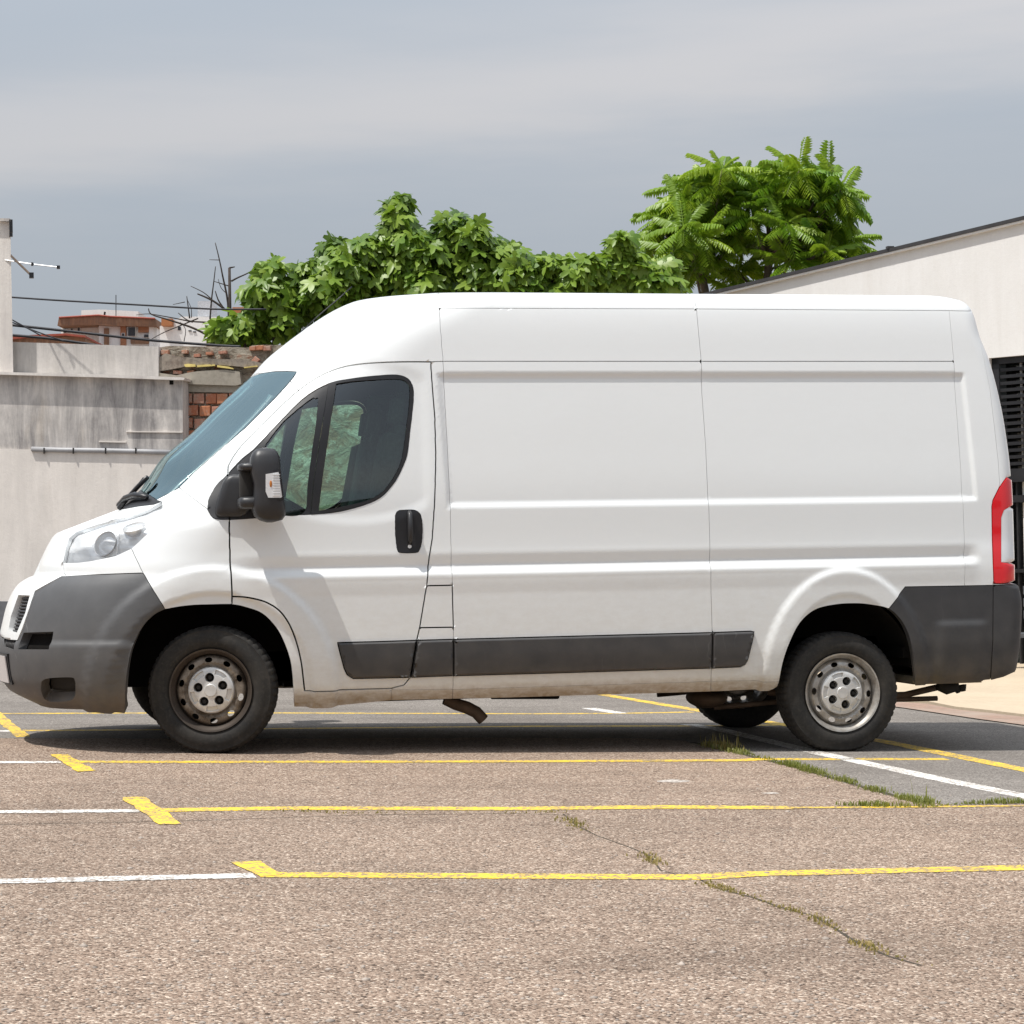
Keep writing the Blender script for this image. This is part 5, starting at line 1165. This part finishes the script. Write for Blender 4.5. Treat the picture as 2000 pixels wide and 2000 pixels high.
o=mb.build('wall',HS,gb_)
DKF=m_simple('dark_frame',(.022,.022,.025),.45,var=.2); ROOF=m_simple('roof_metal',(.045,.043,.045),.5)
mb=MB(); t_=.03; mb.prism([gs(-6.1,zr(-6.1)-.01,.06),gs(sR+4.1,zr(sR+4.1)-.01,.06),gs(sR+4.1,zr(sR+4.1)+t_,.06),gs(-6.1,zr(-6.1)+t_,.06)],-GN*6); mb.build('roof',ROOF,gb_)
mb=MB(); mb.prism([gs(-6.1,zr(-6.1)-.035,.05),gs(sR+4,zr(sR+4)-.035,.05),gs(sR+4,zr(sR+4)-.012,.05),gs(-6.1,zr(-6.1)-.012,.05)],-GN*.25); mb.build('eaves_trim',HS,gb_)
sN=s_of(gl_(1741,484)); MB().box(gs(sN,zr(sN)+.04,.03),(.08,.06,.03)).build('ridge_clip',ROOF,gb_)
# interior, glass, frames, louvre
INT=m_plaster('interior_wall',(.58,.52,.44),(.45,.40,.33),.2,False)
gw=bpy.data.objects.new('glazed_front',None); COL.objects.link(gw); gw.parent=gb_; gw.location=(0,0,0)
def gbox(s0,s1,z0,z1,o0,o1,name,mat,par,bev=0): mb=MB(); mb.prism([gs(s0,z0,o0),gs(s1,z0,o0),gs(s1,z1,o0),gs(s0,z1,o0)],GN*(o1-o0)); return mb.build(name,mat,par)
zg=float(gz(9.4)); zmid0=float(gl_(1985,941)[2]); zmid1=float(gl_(1985,915)[2]); z2=float(gl_(1985,981)[2]); z2b=float(gl_(1985,967)[2])
gbox(sL,sL+.09,zg-.1,zt,-.20,-.05,'frame_post',DKF,gw); gbox(sL,sR,zt-.07,zt,-.19,-.05,'frame_head',DKF,gw); gbox(sL+.09,sR,zmid0,zmid1,-.18,-.03,'transom',DKF,gw)
for u in (1976,): s=s_of(gl_(u,800)); gbox(s-.02,s+.0,zg,zmid0,-.17,-.08,'mullion',DKF,gw)
for u in (1988,): s=s_of(gl_(u,800)); gbox(s-.035,s+.03,zg,zt,-.24,-.19,'mullion',DKF,gw)
sj=s_of(gl_(1983,800)); gbox(sj-.010,sj+.012,zg,zt,-.15,-.13,'jamb',HS,gw); s9=s_of(gl_(1991.5,800)); gbox(s9,sR,zmid1,zt,-.15,-.125,'pale_backing',INT,gw)
gbox(sL+.09,sR,z2,z2b,-.16,-.06,'rail',DKF,gw); zz=float(gl_(1985,1115)[2]); gbox(sL+.09,sR,zz-.02,zz+.02,-.16,-.06,'rail',DKF,gw)
nl=15; zs0=zmid1+.02; zs1=zt-.10
sm=None
for k in range(nl):
    z=zs0+(zs1-zs0)*(k+.5)/nl
    if sm is None:
        sm=gbox(sL+.08,sR,z-.018,z+.018,-.10,-.065,'slat',DKF,gw); z00=z
    else:
        q=sm.copy(); q.location=(0,0,z-z00); COL.objects.link(q)
gbox(sL+.05,sR,zg,zt,-.235,-.23,'glass_pane',m_glass('shop_glass',(.75,.8,.78)),gw)
si=s_of(gl_(1990,800)); gbox(si,sR,zg,zt+.2,-.38,-.33,'interior_wall',INT,gb_); gbox(-6,sR+2,zg-.05,zg+.02,-4,-.26,'interior_floor',INT,gb_); gbox(-6,si-.0,zg,zt+1,-4.1,-4.,'interior_back',VOID,gb_)
# potted plant and bench by the glazed front
pp=empty('potted_plant',gs(si+.12,zg,-.55),'leafy plant in an orange pot behind the glass, cut by the right edge','plant')
mb=MB(); c=gs(si+.12,zg,-.55); prof=[(.09,0.),(.15,.45),(.17,.47),(.17,.52),(.12,.52)]; n=16
vs=[(c[0]+r*math.cos(2*math.pi*j/n),c[1]+r*math.sin(2*math.pi*j/n),zg+.55+z) for j in range(n) for r,z in prof]; k=len(prof); mb.add(vs,[(j*k+i,((j+1)%n)*k+i,((j+1)%n)*k+i+1,j*k+i+1) for j in range(n) for i in range(k-1)]); mb.build('pot',m_simple('terracotta',(.42,.14,.06),.8),pp,True)
vs=[];fs=[]
for k in range(320):
    d=Vector(rng.normal(0,1,3)); d.normalize(); p=Vector(c)+Vector((d.x*.2,d.y*.2,1.45-zg*0+zg+d.z*.45)); M=leaf_frame(Vector((d.x,d.y,.7)),d); v_,f_,_=flm[k%4]; b=len(vs); vs+= [p-Vector(pp.location)+M@(Vector(q)*.05) for q in v_]; fs+= [tuple(i+b for i in q) for q in f_]
o=link('foliage',mesh_np('foliage',vs,fs,m_leaf('pot_leaf',(.16,.20,.03),(.32,.30,.05))),pp); o['kind']='stuff'
MB().box(Vector(c)+Vector((0,0,zg*0+.27-c[2]+zg)),(.3,.3,.54)).build('stand',DKF,pp)
BCH=m_simple('bench_grey',(.075,.08,.09),.6,var=.3,scale=20); bo=.75; s0=s_of(gl_(1987,1290,-bo)); be=empty('bench',gs(s0+.7,zg,bo),'dark grey slatted bench in front of the glazed door, cut by the right edge','bench')
zse=float(gl_(1990,1240,-bo)[2])
for k in range(4): gbox(s0-.05,s0+1.5,zse-.02,zse+.02,bo-.20+k*.115,bo-.20+k*.115+.095,'seat_slat',BCH,be)
for k in range(3): gbox(s0-.05,s0+1.5,zse+.16+k*.13,zse+.25+k*.13,bo-.26,bo-.23,'back_slat',BCH,be)
for s in (s0+.0,s0+1.35): 
    for o_ in (bo-.20,bo+.20): gbox(s,s+.07,zg,zse-.02,o_-.03,o_+.03,'leg',BCH,be)
    gbox(s+.01,s+.06,zse-.02,zse+.52,bo-.30,bo-.265,'back_post',BCH,be)

# house on the far side of the yard, behind the photographer: it is what the cab window mirrors
oh=empty('opposite_house',(9,-30,float(gz(9))),'dark tiled house across the yard, mirrored in the cab door glass','house')
DT=m_simple('dark_tiles',(.035,.028,.025),.6); OW=m_plaster('opposite_wall',(.20,.15,.11),(.10,.08,.06),.5)
MB().box((10,-31.5,1.4),(12,8,4.4)).build('wall',OW,oh); mb=MB(); mb.prism([(3.1,-27,3.4),(9.2,-27,9.4),(17,-27,3.4),(16.6,-27,3.1),(3.5,-27,3.1)],(0,-9,0)); mb.build('roof',DT,oh)
MB().box((6.2,-29,6.6),(.7,.7,2.4)).build('chimney',OW,oh)
for x in (6,9.5,13): w_=MB().box((x,-27.46,1.6),(1.3,.08,1.5)).build('window',DT,oh); MB().box((x,-27.41,1.6),(1.1,.03,1.3)).build('pane',DKW,w_)
